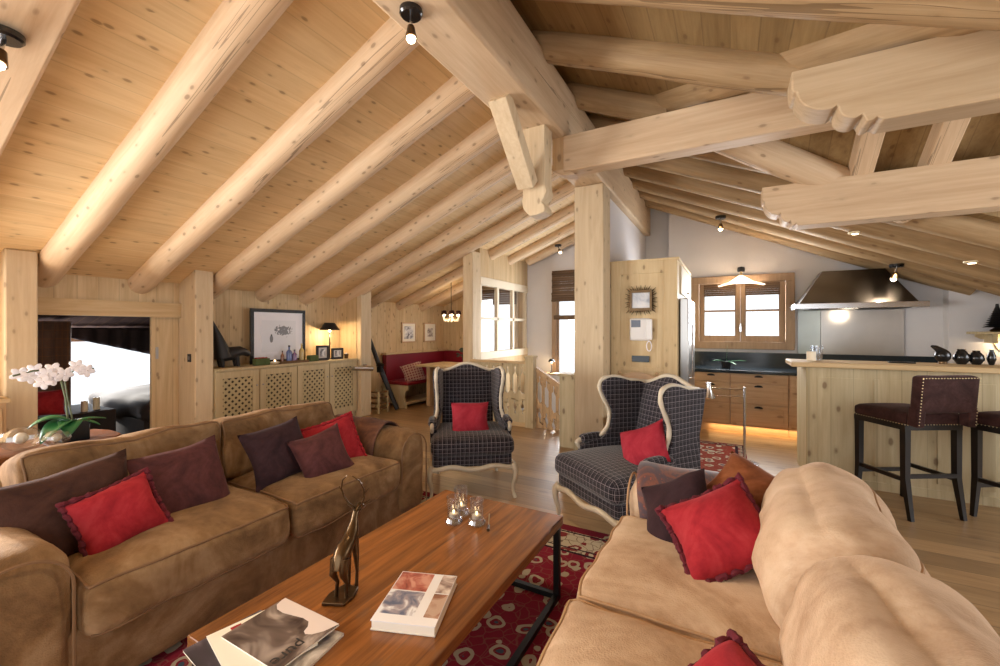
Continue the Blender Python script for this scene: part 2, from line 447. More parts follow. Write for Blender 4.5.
# gable plaster with the tall stair window opening x -2.96..-2.15, z .5..2.46
b.box(-3.62,-2.96,7.6,7.72,-2.6,3.55); b.box(-2.15,-.8,7.6,7.72,-2.6,3.6)
b.box(-2.96,-2.15,7.6,7.72,2.46,3.6); b.box(-2.96,-2.15,7.6,7.72,-2.6,.5)
struct('wall_gable', b, M['white'])
b = MB()
b.box(-.87,-.50,7.25,7.37,0,3.5); b.box(.77,4.6,7.25,7.37,0,3.0); b.box(-.50,.77,7.25,7.37,0,1.12); b.box(-.50,.77,7.25,7.37,2.17,3.3)
b.box(-.87,-.80,7.37,7.6,0,3.5)
struct('wall_kitchen', b, M['white'])
b = MB(); b.box(2.33,4.6,7.1,7.248,0,2.05); struct('wall_pier', b, M['white'])
b = MB(); b.box(-1.42,-1.28,4.86,7.6,0,2.99); struct('wall_stair', b, M['white'])
# glazed screen wall: boards above, pale boards below
b = MB(); b.prism([(5.78,2.25),(7.6,2.25),(7.6,2.80),(5.78,2.80)],'x',-3.62,-3.54); b.box(-3.62,-3.54,5.78,7.6,0,.90); struct('wall_screen', b, M['panelY'])
b = MB(); b.box(-1.78,-1.545,4.72,4.92,0,.84); b.box(-1.80,-1.545,4.70,4.94,.84,.87); struct('trim_1', b, M['pale'])
# the room's far right side and the wide glazed end behind the camera
b = MB(); b.box(4.5,4.6,-2.6,2.0,0,1.05); b.box(4.5,4.6,5.4,7.3,0,1.05); b.box(4.5,4.6,2.0,5.4,0,.6); struct('wall_right', b, M['white'])
b = MB(); b.box(-5.4,-3.9,-2.7,-2.6,0,2.6); b.box(3.4,4.6,-2.7,-2.6,0,1.6); b.box(-3.9,3.4,-2.7,-2.6,0,.12); struct('wall_front', b, M['panelX'])
# dark attic bedroom beyond the opening
b = MB()
b.box(-8.3,-8.2,.2,3.8,0,.2); b.box(-8.3,-8.2,.2,2.2,.2,1.5); b.box(-8.3,-8.2,3.7,3.8,.2,1.5); b.box(-8.3,-8.2,2.2,3.7,1.28,1.5)
b.box(-8.2,-5.7,.1,.2,0,2.1); b.box(-8.2,-5.7,3.8,3.9,0,2.1)
struct('wall_bedroom', b, M['darkwood'])
b = MB(); b.prism([(-5.66,2.02),(-8.3,1.35),(-8.3,1.45),(-5.66,2.12)],'y',.1,3.9); struct('ceiling_bedroom', b, M['darkwood'])

# windows -------------------------------------------------------------
def win_frame(name, x0,x1,z0,z1,y,fw,cols,rows,mat,depth=.09,top=None):
    w = MB(); w.box(x0,x1,y-depth,y,z0,z0+fw); w.box(x0,x1,y-depth,y,z1-fw,z1); w.box(x0,x0+fw,y-depth,y,z0+fw,z1-fw); w.box(x1-fw,x1,y-depth,y,z0+fw,z1-fw)
    o = w.build(name, mat, bevel=.006); o['kind']='structure'; return o
w1 = win_frame('window_1', -.53,.80,1.10,2.20,7.26,.11,2,2,M['wframe'],.07)
for k,(a,c) in enumerate(((-.42,.134),(.136,.69))):
    s_ = MB(); z0,z1 = 1.21,2.09
    s_.box(a,a+.07,7.25,7.29,z0,z1); s_.box(c-.07,c,7.25,7.29,z0,z1); s_.box(a+.07,c-.07,7.25,7.29,z0,z0+.09); s_.box(a+.07,c-.07,7.25,7.29,z1-.07,z1)
    s_.box(a+.07,c-.07,7.255,7.285,1.66,1.69)
    so = s_.build('casement', M['wframe'], w1, bevel=.004)
    g = MB(); g.box(a+.06,c-.06,7.268,7.272,z0+.08,z1-.06); g.build('pane', M['glass'], so)
    bl = MB()
    for q in range(6): bl.box(a+.06,c-.06,7.235+.004*(q%2),7.25,1.90+q*.03,1.928+q*.03)
    bl.build('folded_blind', M['blind'], w1)
h = MB(); h.box(.122,.148,7.22,7.26,1.36,1.44); h.box(.128,.142,7.19,7.22,1.38,1.48); h.build('handle', M['chrome'], w1)
w2 = win_frame('window_2', -3.0,-2.11,.46,2.50,7.61,.09,1,1,M['wframe'],.06)
s_ = MB(); s_.box(-2.93,-2.88,7.6,7.64,.55,2.41); s_.box(-2.25,-2.18,7.6,7.64,.55,2.41); s_.box(-2.88,-2.25,7.6,7.64,1.58,1.63); so = s_.build('sash', M['wframe'], w2)
g = MB(); g.box(-2.9,-2.2,7.618,7.622,.5,2.42); g.build('pane', M['glass'], w2)
bl = MB()
for q in range(14): bl.box(-2.98,-2.13,7.50-.012*(q%3==0)-.02*(q<4),7.53,1.92+q*.042,1.958+q*.042)
bl.build('woven_blind', M['blind'], w2)
sh = MB(); sh.box(-2.96,-2.15,7.535,7.545,1.58,1.66); sh.build('lower_blind', M['blind'], w2)
# bedroom window and its glass
w3 = MB(); w3.box(-8.22,-8.12,2.2,2.26,.2,1.28); w3.box(-8.22,-8.12,3.64,3.7,.2,1.28); w3.box(-8.22,-8.12,2.26,3.64,.2,.26); w3.box(-8.22,-8.12,2.26,3.64,1.22,1.28)
w3 = struct('window_3', w3, M['honeyZ']); g = MB(); g.box(-8.18,-8.176,2.24,3.66,.24,1.24); g.build('pane', M['glass'], w3)
w6 = MB(); w6.box(-5.40,-5.32,-2.2,-2.12,.5,1.95); w6.box(-5.40,-5.32,.32,.4,.5,1.95); w6.box(-5.40,-5.32,-.94,-.86,.5,1.95); w6.box(-5.40,-5.32,-2.12,.32,.5,.58); w6.box(-5.40,-5.32,-2.12,.32,1.87,1.95)
w6 = struct('window_6', w6, M['honeyZ']); g = MB(); g.box(-5.362,-5.358,-2.14,.34,.55,1.9); g.build('pane', M['glass'], w6)
# interior glazed screen
w4 = MB()
for z0,z1 in ((.90,1.02),(2.12,2.25)): w4.box(-3.63,-3.53,5.80,7.6,z0,z1)
for y0 in (5.80,6.38,6.97,7.52): w4.box(-3.61,-3.55,y0,y0+.07,1.02,2.12)
w4.box(-3.61,-3.55,5.87,7.52,1.55,1.60)
w4 = struct('window_4', w4, M['whitepaint'], bevel=.004)
g = MB(); g.box(-3.582,-3.578,5.83,7.55,1.0,2.13); g.build('pane', M['glass'], w4)
# glazed end behind the camera: posts and transoms
w5 = MB()
for x in (-3.9,-2.1,-.3,1.5,3.32): w5.box(x,x+.08,-2.68,-2.6,.12,min(zl(x) if x<-1.4 else zr(x),9)+.1)
w5 = struct('window_5', w5, M['honeyZ'])
w7 = win_frame('window_7', -4.78,-3.75,.82,2.23,7.62,.07,2,2,M['whitepaint'],.05)
s_ = MB(); s_.box(-4.28,-4.24,7.6,7.63,.89,2.16); s_.build('mullion', M['whitepaint'], w7); g = MB(); g.box(-4.72,-3.8,7.612,7.616,.88,2.17); g.build('pane', M['glass'], w7)
bl = MB()
for q in range(7): bl.box(-4.76,-3.77,7.52,7.55,1.90+q*.045,1.94+q*.045)
bl.build('folded_blind', M['blind'], w7)
# baseboards / door jambs
b = MB(); b.box(-5.53,-5.50,1.22,2.5,1.53,1.69); struct('trim_2', b, M['paleYl'])
d1 = MB(); d1.box(-5.60,-5.555,2.20,2.46,0,1.69); d1 = struct('door_1', d1, M['panelY'], bevel=.004)
h = MB(); h.box(-5.555,-5.548,2.235,2.26,1.07,1.2); h.build('door_handle', M['steel'], d1)

# posts -----------------------------------------------------------------
def post(x0,x1,y0,y1,z0,z1,label,mat='beamZ'):
    return single('timber_post', MB().box(x0,x1,y0,y1,z0,z1), M[mat], label, 'post', bevel=.012)
post(-5.55,-5.18,1.06,1.25,0,2.06,'square pine post left of the dark bedroom opening')
post(-5.56,-5.2,2.46,2.65,0,2.06,'square pine post with black switch, left of the lattice cabinet')
post(-5.25,-5.13,4.78,5.0,0,2.05,'slim pine post at the right end of the lattice cabinet')
post(-3.68,-3.5,5.50,5.75,0,2.62,'pine post carrying the rafters beside the glazed screen')
pl_ = thing('timber_pillar','thick square pine pillar under the ridge beam behind the wing chair','pillar',(-1.375,4.70,0))
MB().box(-.165,.165,-.15,.15,0,2.997).build('shaft', M['beamZ'], pl_, bevel=.012)
MB().box(-.172,.172,-.155,.155,0,.12).build('plinth', M['pale'], pl_, bevel=.004)

# ridge beam ---------------------------------------------------------------
single('ridge_beam', MB().box(-1.54,-1.20,-2.5,7.58,3.0,3.46), M['beamY'], 'massive square ridge beam running the length of the ceiling', 'beam', bevel=.02)
# squared principal at the left edge
def tilt(o, ang): o.rotation_euler[1] = ang
LT = math.atan(.395); RT = math.atan(.43)
def log_mesh(L, r, seed, taper=0., seg=18):
    b = MB(); n = max(6,int(L/.22)); pts=[]; rr=[]
    for i in range(n+1):
        s = i/n
        pts.append((s*L, .012*noise.noise(Vector((s*L*.8,seed*3.3,0))), .010*noise.noise(Vector((s*L*.8,0,seed*2.1)))))
        rr.append(r*(1+.05*noise.noise(Vector((s*L*1.7,seed,5)))-taper*(s-.5)))
    rr[0]*=.93; rr[-1]*=.93
    b.tube(pts, rr, seg); return b
LY = [1.38,2.10,2.80,3.49,4.14,4.82,5.45,6.18,6.86,7.42]
ordn = ['nearest','second','third','fourth','fifth','sixth','seventh','eighth','ninth','farthest']
L = 4.42/math.cos(LT)
for i,y in enumerate(LY):
    r = .115 if i<6 else .108
    xe = -5.80 if i!=9 else -3.45
    Ll = (-1.45-xe)/math.cos(LT)
    o = log_mesh(Ll, r, i+1).build('log_rafter', M['log'])
    # local +X points down the slope towards -X
    o.location = (-1.45, y, zl(-1.45)+r-.005); o.rotation_euler = (0, LT, PI)
    o.rotation_euler = Matrix(((-math.cos(LT),0,math.sin(LT)),(0,-1,0),(math.sin(LT)*-1,0,-math.cos(LT)))).transposed().to_euler() if False else (0, LT, PI)
    tag(o, f'round peeled log rafter, {ordn[i]} of the row on the left slope', 'rafter', 'log rafters on the left slope')
sb = MB(); sb.box(0,4.7,-.17,.17,-.02,.24)
o = sb.build('principal_beam', M['beamX'], bevel=.02); o.location = (-1.5,.60,zl(-1.5)-.03); o.rotation_euler = (0,LT,PI)
tag(o,'cracked squared beam crossing the top left corner of the ceiling','beam')
RY = [(1.45,None),(2.20,'n'),(2.92,'n'),(3.66,'n'),(4.30,'f'),(4.95,None),(5.55,None),(6.12,None),(6.62,None),(7.12,None)]
for i,(y,k) in enumerate(RY):
    xe = 4.3
    if k=='n': xe = nvx(y)+.02
    if k=='f': xe = fvx(y)-.03
    if i==9: xe = 2.55
    x0 = -1.30
    r=.112
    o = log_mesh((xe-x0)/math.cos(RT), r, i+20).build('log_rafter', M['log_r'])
    o.location = (x0,y,zr(x0)+r-.005); o.rotation_euler = (0,RT,0)
    tag(o, f'brown round log rafter, {ordn[i]} of the row on the right slope', 'rafter', 'log rafters on the right slope')
# valley logs of the dormer
def rod(name, p0, p1, r, seed, mat, label, cat):
    p0=Vector(p0); p1=Vector(p1); d=p1-p0
    o = log_mesh(d.length, r, seed).build(name, mat); o.location=p0
    o.rotation_euler = d.to_track_quat('X','Z').to_euler(); return tag(o,label,cat)
ye = AX[1]-NV*(3.2-AX[0])
rod('valley_log',(AX[0]-.12,AX[1]+.10,zmain(*AX)+.08),(3.2,ye,zmain(3.2,ye)+.08),.12,41,M['log_r'],'knotty dark valley log rising behind the big carved beam','beam')
ye = AX[1]+FV*(1.25-AX[0])
rod('valley_log',(AX[0]+.05,AX[1]+.08,zmain(*AX)-.09),(1.32,ye+.06,zmain(1.32,ye)-.09),.125,42,M['log'],'pale valley log lit from the dormer above the lower carved beam','beam')
# dormer rafters along Y on the far slope
for i,x in enumerate((.92,1.36,1.9,2.4)):
    ya = AX[1]+.03; yb = min(AX[1]+FV*(x-AX[0])-.05, 4.65)
    p0=Vector((x,ya,zf(x,ya)-.08)); p1=Vector((x,yb,zf(x,yb)-.08)); d=p1-p0
    o = MB().box(0,d.length,-.07,.07,-.08,.08).build('dormer_rafter', M['beamX'], bevel=.008); o.location=p0; o.rotation_euler=d.to_track_quat('X','Z').to_euler()
    tag(o, f'short squared dormer rafter, {["leftmost","second from left","third from left","rightmost"][i]} above the lower carved beam','rafter','short rafters of the dormer')
# carved tie beams ----------------------------------------------------------
def carved(h, L, s=1.0):
    p=[(L,h),(0,h),(0,.72*h),(.012*s,.66*h)]
    for k in range(0,10): a=PI/2*k/9; p.append((.03*s+.20*s*(1-math.cos(a))*.95, .66*h-.36*h*math.sin(a)))
    p.append((.24*s,.34*h))
    for k in range(0,7): a=PI/2*k/6; p.append((.25*s+.09*s*(1-math.cos(a)), .30*h-.20*h*math.sin(a)))
    p+= [(.37*s,.14*h),(.39*s,.02*h),(.42*s,.02*h),(.44*s,.06*h),(.47*s,0),(L,0)]
    return p
o = MB().prism(carved(.31,3.4,.72),'y',0,.17).build('carved_tie_beam', M['carved'], bevel=.006); o.location=(.26,2.45,2.33)
tag(o,'large carved tie beam end with scalloped profile, upper right','beam')
o = MB().prism(carved(.36,4.2,.55),'y',0,.2).build('carved_tie_beam', M['beamX'], bevel=.006); o.location=(.245,4.3,2.27)
tag(o,'lower cracked pale tie beam with small scalloped end, right','beam')
t_ = thing('collar_beam','long square collar beam hung under the ridge, crossing to the right','beam',(-1.215,3.3,2.70))
MB().box(0,2.2,0,.16,0,.30).build('beam', M['beamX'], t_, bevel=.01)
MB().box(-.10,0,.015,.14,.03,.30).build('tenon', M['honeyZ'], t_, bevel=.004)
MB().prism([(-.10,.03),(0,.03),(.06,-.0),(.10,-.03),(0,-.02),(-.04,0)],'y',.02,.15).build('carved_lip', M['beamX'], t_)
kp = thing('king_post','hanging king post with a carved pendant under the ridge beam','post',(-1.37,3.12,2.30))
prof=[(-.09,.72),(-.09,.16),(-.10,.13),(-.085,.06),(-.03,0),(.03,.0),(.10,.02),(.10,.06),(.07,.10),(.10,.14),(.115,.18),(.10,.24),(.10,.72)]
MB().prism(prof,'y',-.075,.075).build('pendant', M['beamZ'], kp, bevel=.006)
br = MB().box(-.07,.07,-.33,.33,-.055,.055, Matrix.Translation((-.02,-.36,.46)) @ Matrix.Rotation(-R(46),4,'X')).build('brace', M['beamZ'], kp, bevel=.006)
# ================================================================== LARGE FURNITURE
def sofa(name,label,cx,cy,rz,wseat,ms,mp,hb=.86,seed=1,bt=.27,bx=-.255,fh=.66,tl=14,br=.08,sd=.02,lean=0):
    t = thing(name,label,'sofa',(cx,cy,0),rz)
    L = 2*wseat+.62; a = L/2-.155
    T = Matrix.Translation
    MB().soft(.94,L-.30,.27,.03,16,0,.012,3,T((-.02,0,.175)),seed).build('base',ms,t)
    MB().soft(.20,L-.36,fh,.08,14,0,.010,3,T((-.425,0,.11+fh/2)),seed+1).build('back_frame',ms,t)
    for k in (-1,1):
        y = k*wseat/2
        A_ = (.92,wseat-.006,.215,.050,18,.034,.022,3.2,T((.055,y,.375)),seed+3+k)
        c = MB(); c.soft(*A_); c = c.build('seat_cushion',ms,t)
        e = [(-1+2*q/24,-1,1) for q in range(25)]+[(1,-1+2*q/24,1) for q in range(1,25)]+[(1-2*q/24,1,1) for q in range(1,25)]
        MB().tube(MB().soft(*A_,only=e),.0055,6).build('piping',mp,c)
        e = [(1,-1+2*q/24,-1) for q in range(25)]
        MB().tube(MB().soft(*A_,only=e),.0055,6).build('piping',mp,c)
        B = T((bx,y,.475)) @ Matrix.Rotation(-R(tl),4,'Y') @ T((0,0,(hb-.475)/2))
        if lean: B = T((bx-.01*k,y-.012*k,.475)) @ Matrix.Rotation(R(lean*max(k,0)),4,'Z') @ Matrix.Rotation(-R(tl+3*k),4,'Y') @ T((0,0,(hb-.475)/2)) @ Matrix.Rotation(R(3*k),4,'X')
        A_ = (bt,wseat-(.03 if lean else -.004),hb-.44,br,22,.02,.030,3.4,B,seed+9+k,sd)
        c2 = MB(); c2.soft(*A_); c2 = c2.build('back_cushion',ms,t)
        e = [(-1,-1+2*q/24,1) for q in range(25)]+[(-1,1,1-1.8*q/20) for q in range(1,21)] if lean else [(1,-1,-.8+1.8*q/20) for q in range(21)]+[(1,-1+2*q/24,1) for q in range(1,25)]+[(1,1,1-1.8*q/20) for q in range(1,21)]
        MB().tube(MB().soft(*A_,only=e),.005,6).build('piping',mp,c2)
    for k in (-1,1):
        MB().soft(.99,.30,.60,.105,18,.015,.014,3,T((-.005,k*a,.335)),seed+20+k).build('arm',ms,t)
        pts=[]
        for q in range(19):
            th = PI*q/18; pts.append((.488, k*a+.135*math.cos(th), .50+.125*math.sin(th)))
        pts=[(.488,k*a+.138,.06)]+pts+[(.488,k*a-.138,.30)]
        MB().tube(pts,.0055,6).build('piping',mp,t)
    for k in (-1,1):
        MB().cyl((.38,k*(L/2-.1),0),(.38,k*(L/2-.1),.06),.025).build('foot',M['stoolleg'],t)
        MB().cyl((-.4,k*(L/2-.1),0),(-.4,k*(L/2-.1),.06),.025).build('foot',M['stoolleg'],t)
    return t
sofa('sofa','long tan suede sofa on the left with dark scatter cushions',-2.53,1.43,0,.83,M['suede'],M['piping'],hb=.81,seed=1,fh=.60,br=.045,sd=.015,bx=-.25)
sofa('sofa','pale tan suede sofa in the right foreground',.03,1.40,PI,.76,M['suede_r'],M['piping_r'],hb=.85,seed=31,bt=.29,bx=-.215,fh=.52,tl=19,br=.12,sd=.06,lean=4)

def pill(label,c,n,roll,mat,w=.44,h=None,t=.15,fringe=None,seed=1,name='scatter_cushion',group=None,pinch=.09,nz=.014):
    n=Vector(n).normalized(); up=Vector((0,0,1)); x=up.cross(n)
    if x.length<.05: x=Vector((1,0,0))
    x.normalize(); y=n.cross(x)
    a=R(roll); X=x*math.cos(a)+y*math.sin(a); Y=-x*math.sin(a)+y*math.cos(a)
    mw=Matrix((X,Y,n)).transposed().to_4x4(); mw.translation=Vector(c)
    h=h or w
    b=MB().pillow(w,h,t,20,seed,None,nz,pinch)
    o=b.build(name,mat,smooth=80); o.matrix_world=mw; tag(o,label,'cushion',group)
    if fringe:
        f=MB(); pts=[];rr=[]
        N=200
        for q in range(N+1):
            s_=(q%N)/N*4; k=int(s_); u=(s_-k)*2-1
            px,py={0:(u,-1),1:(1,u),2:(-u,1),3:(-1,-u)}[k]
            x_=px*w/2*(1-pinch*(1-py*py)); y_=py*h/2*(1-pinch*(1-px*px))
            e=1.015
            pts.append((x_*e,y_*e,.010*seedwave(px,py,seed)+.006*math.sin(q*.9))); rr.append(.008+.007*random.random())
        f.tube(pts,rr,7,cap=False); f.build('fringe',fringe,o)
    return o
pill('big dark brown cushion at the near end of the left sofa',(-2.45,.685,.62),(.90,-.10,.36),8,M['brown'],.46,.40,seed=2,t=.17)
pill('bright red fringed cushion in front of the big brown one, left sofa',(-2.31,.80,.60),(.93,-.12,.42),14,M['red'],.29,.27,.15,M['fringe'],3)
pill('plum cushion right of the red fringed one on the left sofa',(-2.44,1.10,.62),(.90,.04,.38),4,M['plum'],.42,.38,seed=4)
pill('very dark aubergine cushion in the middle of the left sofa',(-2.43,1.61,.64),(.92,-.10,.35),8,M['aubergine'],.38,.36,seed=5)
pill('plum cushion leaning on the dark aubergine one, left sofa',(-2.27,1.80,.60),(.90,-.20,.40),12,M['plum'],.34,.32,seed=6)
pill('red frilled cushion against the far arm of the left sofa',(-2.42,2.00,.60),(.80,-.45,.35),14,M['red'],.36,.33,.14,M['red'],7)
# right sofa
pill('large red fringed cushion at the far end of the right sofa',(-.04,1.80,.635),(-.25,-.62,.72),45,M['red'],.35,.33,.15,M['fringe'],8)
pill('dark aubergine cushion behind the large red fringed one, right sofa',(-.21,2.02,.585),(-.45,-.65,.60),36,M['aubergine'],.33,.33,.13,seed=9)
pill('rust brown cushion on the back corner of the right sofa',(.08,2.08,.685),(-.25,-.65,.70),-18,M['rust'],.38,.30,.14,seed=10)
pill('red fringed cushion at the bottom edge of the photo on the right sofa',(.0,.98,.545),(-.40,-.20,.88),12,M['red'],.38,.36,.16,M['fringe'],11)

# throws ------------------------------------------------------------------
def throw(name,label,cx,y0,y1,x0,x1,mat,zt,ra,seed,drop=.16,rim=None):
    """blanket draped across a sofa arm that runs along X at y=cx"""
    b=MB(); nx=22; ny=20; g=[]
    Lh=drop+PI*ra*.5
    for i in range(nx+1):
        row=[]
        for j in range(ny+1):
            x=x0+(x1-x0)*i/nx; s_=(j/ny*2-1)*Lh
            a=max(-PI/2,min(PI/2,s_/ra)); ex=abs(s_)-ra*PI/2
            y=cx+ra*math.sin(a); z=zt-ra+ra*math.cos(a)
            if ex>0: z-=ex; y+=math.copysign(.008*math.sin(x*30),s_)
            nn=.010*noise.noise(Vector((x*7,s_*7,seed)))+.012
            p=Vector((x+.02*math.sin(s_*9+seed),y+math.sin(a)*nn,z+math.cos(a)*nn)); row.append(b.bm.verts.new(p))
        g.append(row)
    for i in range(nx):
        for j in range(ny): b.face([g[i][j],g[i+1][j],g[i+1][j+1],g[i][j+1]])
    o=b.build(name,mat,recenter=True,smooth=80); m=o.modifiers.new('solid','SOLIDIFY'); m.thickness=.008; m.offset=1
    return tag(o,label,'throw')
t=NT('paisley throw'); v=t.coord(); n1=t.noise(v,4,5,2.5,.6)
c=t.ramp(n1,[(.30,lin(52,46,66)),(.44,lin(78,54,58)),(.52,lin(116,66,50)),(.60,lin(88,54,52)),(.70,lin(62,54,70))])
vo=t.n('ShaderNodeTexVoronoi'); t.l(t.coord((9,9,9)),vo.inputs['Vector']); k=t.ramp_f(vo.outputs['Distance'],.10,.16)
c=t.mix(t.math('MULTIPLY',k,.6),c,lin(200,84,30)); t.set(Base_Color=c,Roughness=.7); t.b.inputs['Sheen Weight'].default_value=.3
M['paisley']=t.m
M['greythrow']=suede('grey brown throw',lin(106,74,62),lin(62,48,52),.4,4,.2,c3=lin(150,106,80))
throw('throw_blanket','grey and rust wool throw over the far arm of the left sofa',2.415,0,0,-2.86,-2.30,M['greythrow'],.672,.155,3,.10)
throw('throw_blanket','paisley silk throw in rust and purple over the far arm of the right sofa',2.315,0,0,-.40,.22,M['paisley'],.672,.155,5,.14)

# wing chair -----------------------------------------------------------------
def wing_chair(loc,rz,label):
    t=thing('wing_chair',label,'armchair',loc,rz,'plaid wing chairs'); T=Matrix.Translation
    sh=lambda z:.22+(z-.45)*.22
    MB().soft(.69,.66,.15,.06,16,.030,.006,4,T((0,-.10,.435)),2).build('seat_cushion',M['plaid'],t)
    MB().soft(.66,.62,.11,.03,12,0,.004,4,T((0,-.08,.32)),4).build('seat_base',M['plaid'],t)
    # backrest: a padded panel following the curved crest
    b=MB(); n=16; g={}
    crest=lambda x: .98+.07*math.cos(PI*x/.50)**2 if abs(x)<.25 else .98
    for sgn in (0,1):
        for i in range(n+1):
            for j in range(n+1):
                u=i/n*2-1; vv=j/n; x=u*.245; z=.40+vv*(crest(x)-.40)
                pad=.035*(1-u**4)*(1-(2*vv-1)**4)
                y=sh(z)-pad if sgn==0 else sh(z)+.06
                g[(i,j,sgn)]=b.bm.verts.new((x,y,z))
    for i in range(n):
        for j in range(n):
            b.face([g[(i,j,0)],g[(i+1,j,0)],g[(i+1,j+1,0)],g[(i,j+1,0)]]); b.face([g[(i,j,1)],g[(i,j+1,1)],g[(i+1,j+1,1)],g[(i+1,j,1)]])
    for k in range(n):
        b.face([g[(k,0,0)],g[(k,0,1)],g[(k+1,0,1)],g[(k+1,0,0)]]); b.face([g[(k,n,0)],g[(k+1,n,0)],g[(k+1,n,1)],g[(k,n,1)]])
        b.face([g[(0,k,0)],g[(0,k+1,0)],g[(0,k+1,1)],g[(0,k,1)]]); b.face([g[(n,k,0)],g[(n,k,1)],g[(n,k+1,1)],g[(n,k+1,0)]])
    b.build('backrest',M['plaid'],t)
    # wing silhouette in (y,z)
    fr=[(-.13,.565),(-.03,.585),(.04,.66),(.06,.76),(.035,.83),(-.005,.90),(-.025,.96),(-.01,1.01),(.05,1.035),(.13,1.03),(.22,1.005)]
    def cr(P,k=5):
        out=[]
        for i in range(len(P)-1):
            p0=P[max(i-1,0)];p1=P[i];p2=P[i+1];p3=P[min(i+2,len(P)-1)]
            for q in range(k):
                s_=q/k; out.append(tuple(.5*((2*p1[d])+(-p0[d]+p2[d])*s_+(2*p0[d]-5*p1[d]+4*p2[d]-p3[d])*s_*s_+(-p0[d]+3*p1[d]-3*p2[d]+p3[d])*s_**3) for d in range(len(p1))))
        return out+[P[-1]]
    frc=cr(fr,4)
    flare=lambda y,z:.262+.05*max(0,(.30-y)/.4)*min(1,max(0,(z-.40)/.3))+.055*min(1,max(0,(.66-z)/.2))
    for k in (-1,1):
        b=MB(); back=[(sh(1.0)+.05,1.0),(sh(.7)+.05,.7),(sh(.45)+.05,.42),(-.19,.42),(-.20,.545),(-.15,.56)]
        poly=frc+back
        A=[b.bm.verts.new((k*(flare(y,z)-.028),y,z)) for y,z in poly]; B=[b.bm.verts.new((k*(flare(y,z)+.028),y,z)) for y,z in poly]
        b.face(A);b.face(B)
        for i in range(len(poly)): b.face([A[i],A[(i+1)%len(poly)],B[(i+1)%len(poly)],B[i]])
        b.build('wing',M['plaid'],t,bevel=.006)
        MB().soft(.075,.22,.05,.024,8,.012,.002,5,T((k*.330,-.08,.585)),3).build('arm_pad',M['plaid'],t)
        MB().tube(cr([(k*.33,-.20,.29),(k*.335,-.19,.38),(k*.335,-.165,.46),(k*.335,-.17,.50),(k*.335,-.205,.54),(k*.335,-.215,.565),(k*.335,-.18,.58)],4),.017,8).build('arm_post',M['chairwhite'],t)
    path=[]
    for y,z in frc: path.append((-flare(y,z),y-.012,z+.004))
    for q in range(17):
        x=-.245+.49*q/16; path.append((x,sh(1.0)+.02,crest(x)+.012))
    for y,z in frc[::-1]: path.append((flare(y,z),y-.012,z+.004))
    rr=[.0155+.0015*math.sin(i*1.1) for i in range(len(path))]
    MB().tube(path,rr,8).build('carved_frame',M['chairwhite'],t,smooth=60)
    # apron
    ap=[]
    for q in range(31):
        x=-.34+.68*q/30; z=.265-.012*math.cos(x*PI/.34*2); ap.append((x,-.385-.02*math.cos(x*PI/.68),z))
    pr=MB(); pr.tube(ap,[.017]*len(ap),8,sq=1.2); pr.tube([(-.34,-.37,.265),(-.335,-.1,.255),(-.28,.24,.265)],.02,8); pr.tube([(.34,-.37,.265),(.335,-.1,.255),(.28,.24,.265)],.02,8); pr.tube([(-.28,.24,.265),(.28,.24,.265)],.02,8)
    pr.build('seat_rail',M['chairwhite'],t,smooth=60)
    for sx in (-1,1):
        MB().tube(cr([(sx*.335,-.37,.275),(sx*.352,-.392,.23),(sx*.350,-.392,.17),(sx*.336,-.375,.10),(sx*.336,-.378,.05),(sx*.350,-.397,.0)],5),[.028-.015*min(1,q/18) if q<22 else .016 for q in range(26)],8).build('leg',M['chairwhite'],t,smooth=60)
        MB().tube(cr([(sx*.27,.24,.27),(sx*.275,.25,.15),(sx*.285,.29,.0)],5),[.026-.001*q for q in range(11)],8).build('leg',M['chairwhite'],t,smooth=60)
    return t
wing_chair((-2.08,3.22,0),R(37),'charcoal plaid wing chair facing the camera beyond the coffee table')
wing_chair((-.60,2.98,0),R(-37),'charcoal plaid wing chair turned left behind the right sofa')
pill('pink red square cushion on the wing chair facing the camera',(-1.97,3.06,.625),(.55,-.78,.26),2,M['redcotton'],.33,.29,.13,seed=12,name='scatter_cushion')
pill('pink red folded cushion on the wing chair turned left',(-.50,2.86,.63),(-.50,-.75,.45),30,M['redcotton'],.36,.30,.13,seed=13)

# coffee table -----------------------------------------------------------------
t=thing('coffee_table','long glossy reddish plank coffee table on a black metal frame','coffee table',(-1.135,1.38,0))
b=MB().box(-.375,.375,-.69,.69,.385,.43); b.build('table_top',M['table'],t,bevel=.004)
for sx in (-1,1):
    for sy in (-1,1):
        MB().box(sx*.350-.015,sx*.350+.015,sy*.665-.015,sy*.665+.015,0,.385).build('leg',M['blackmetal'],t)
for sx in (-1,1): MB().box(sx*.350-.014,sx*.350+.014,-.65,.65,.008,.034).build('floor_rail',M['blackmetal'],t)
for sy in (-1,1): MB().box(-.335,.335,sy*.665-.014,sy*.665+.014,.008,.034).build('floor_rail',M['blackmetal'],t)
MB().box(-.35,.35,-.665,-.635,.36,.385).box(-.35,.35,.635,.665,.36,.385).build('upper_rail',M['blackmetal'],t)

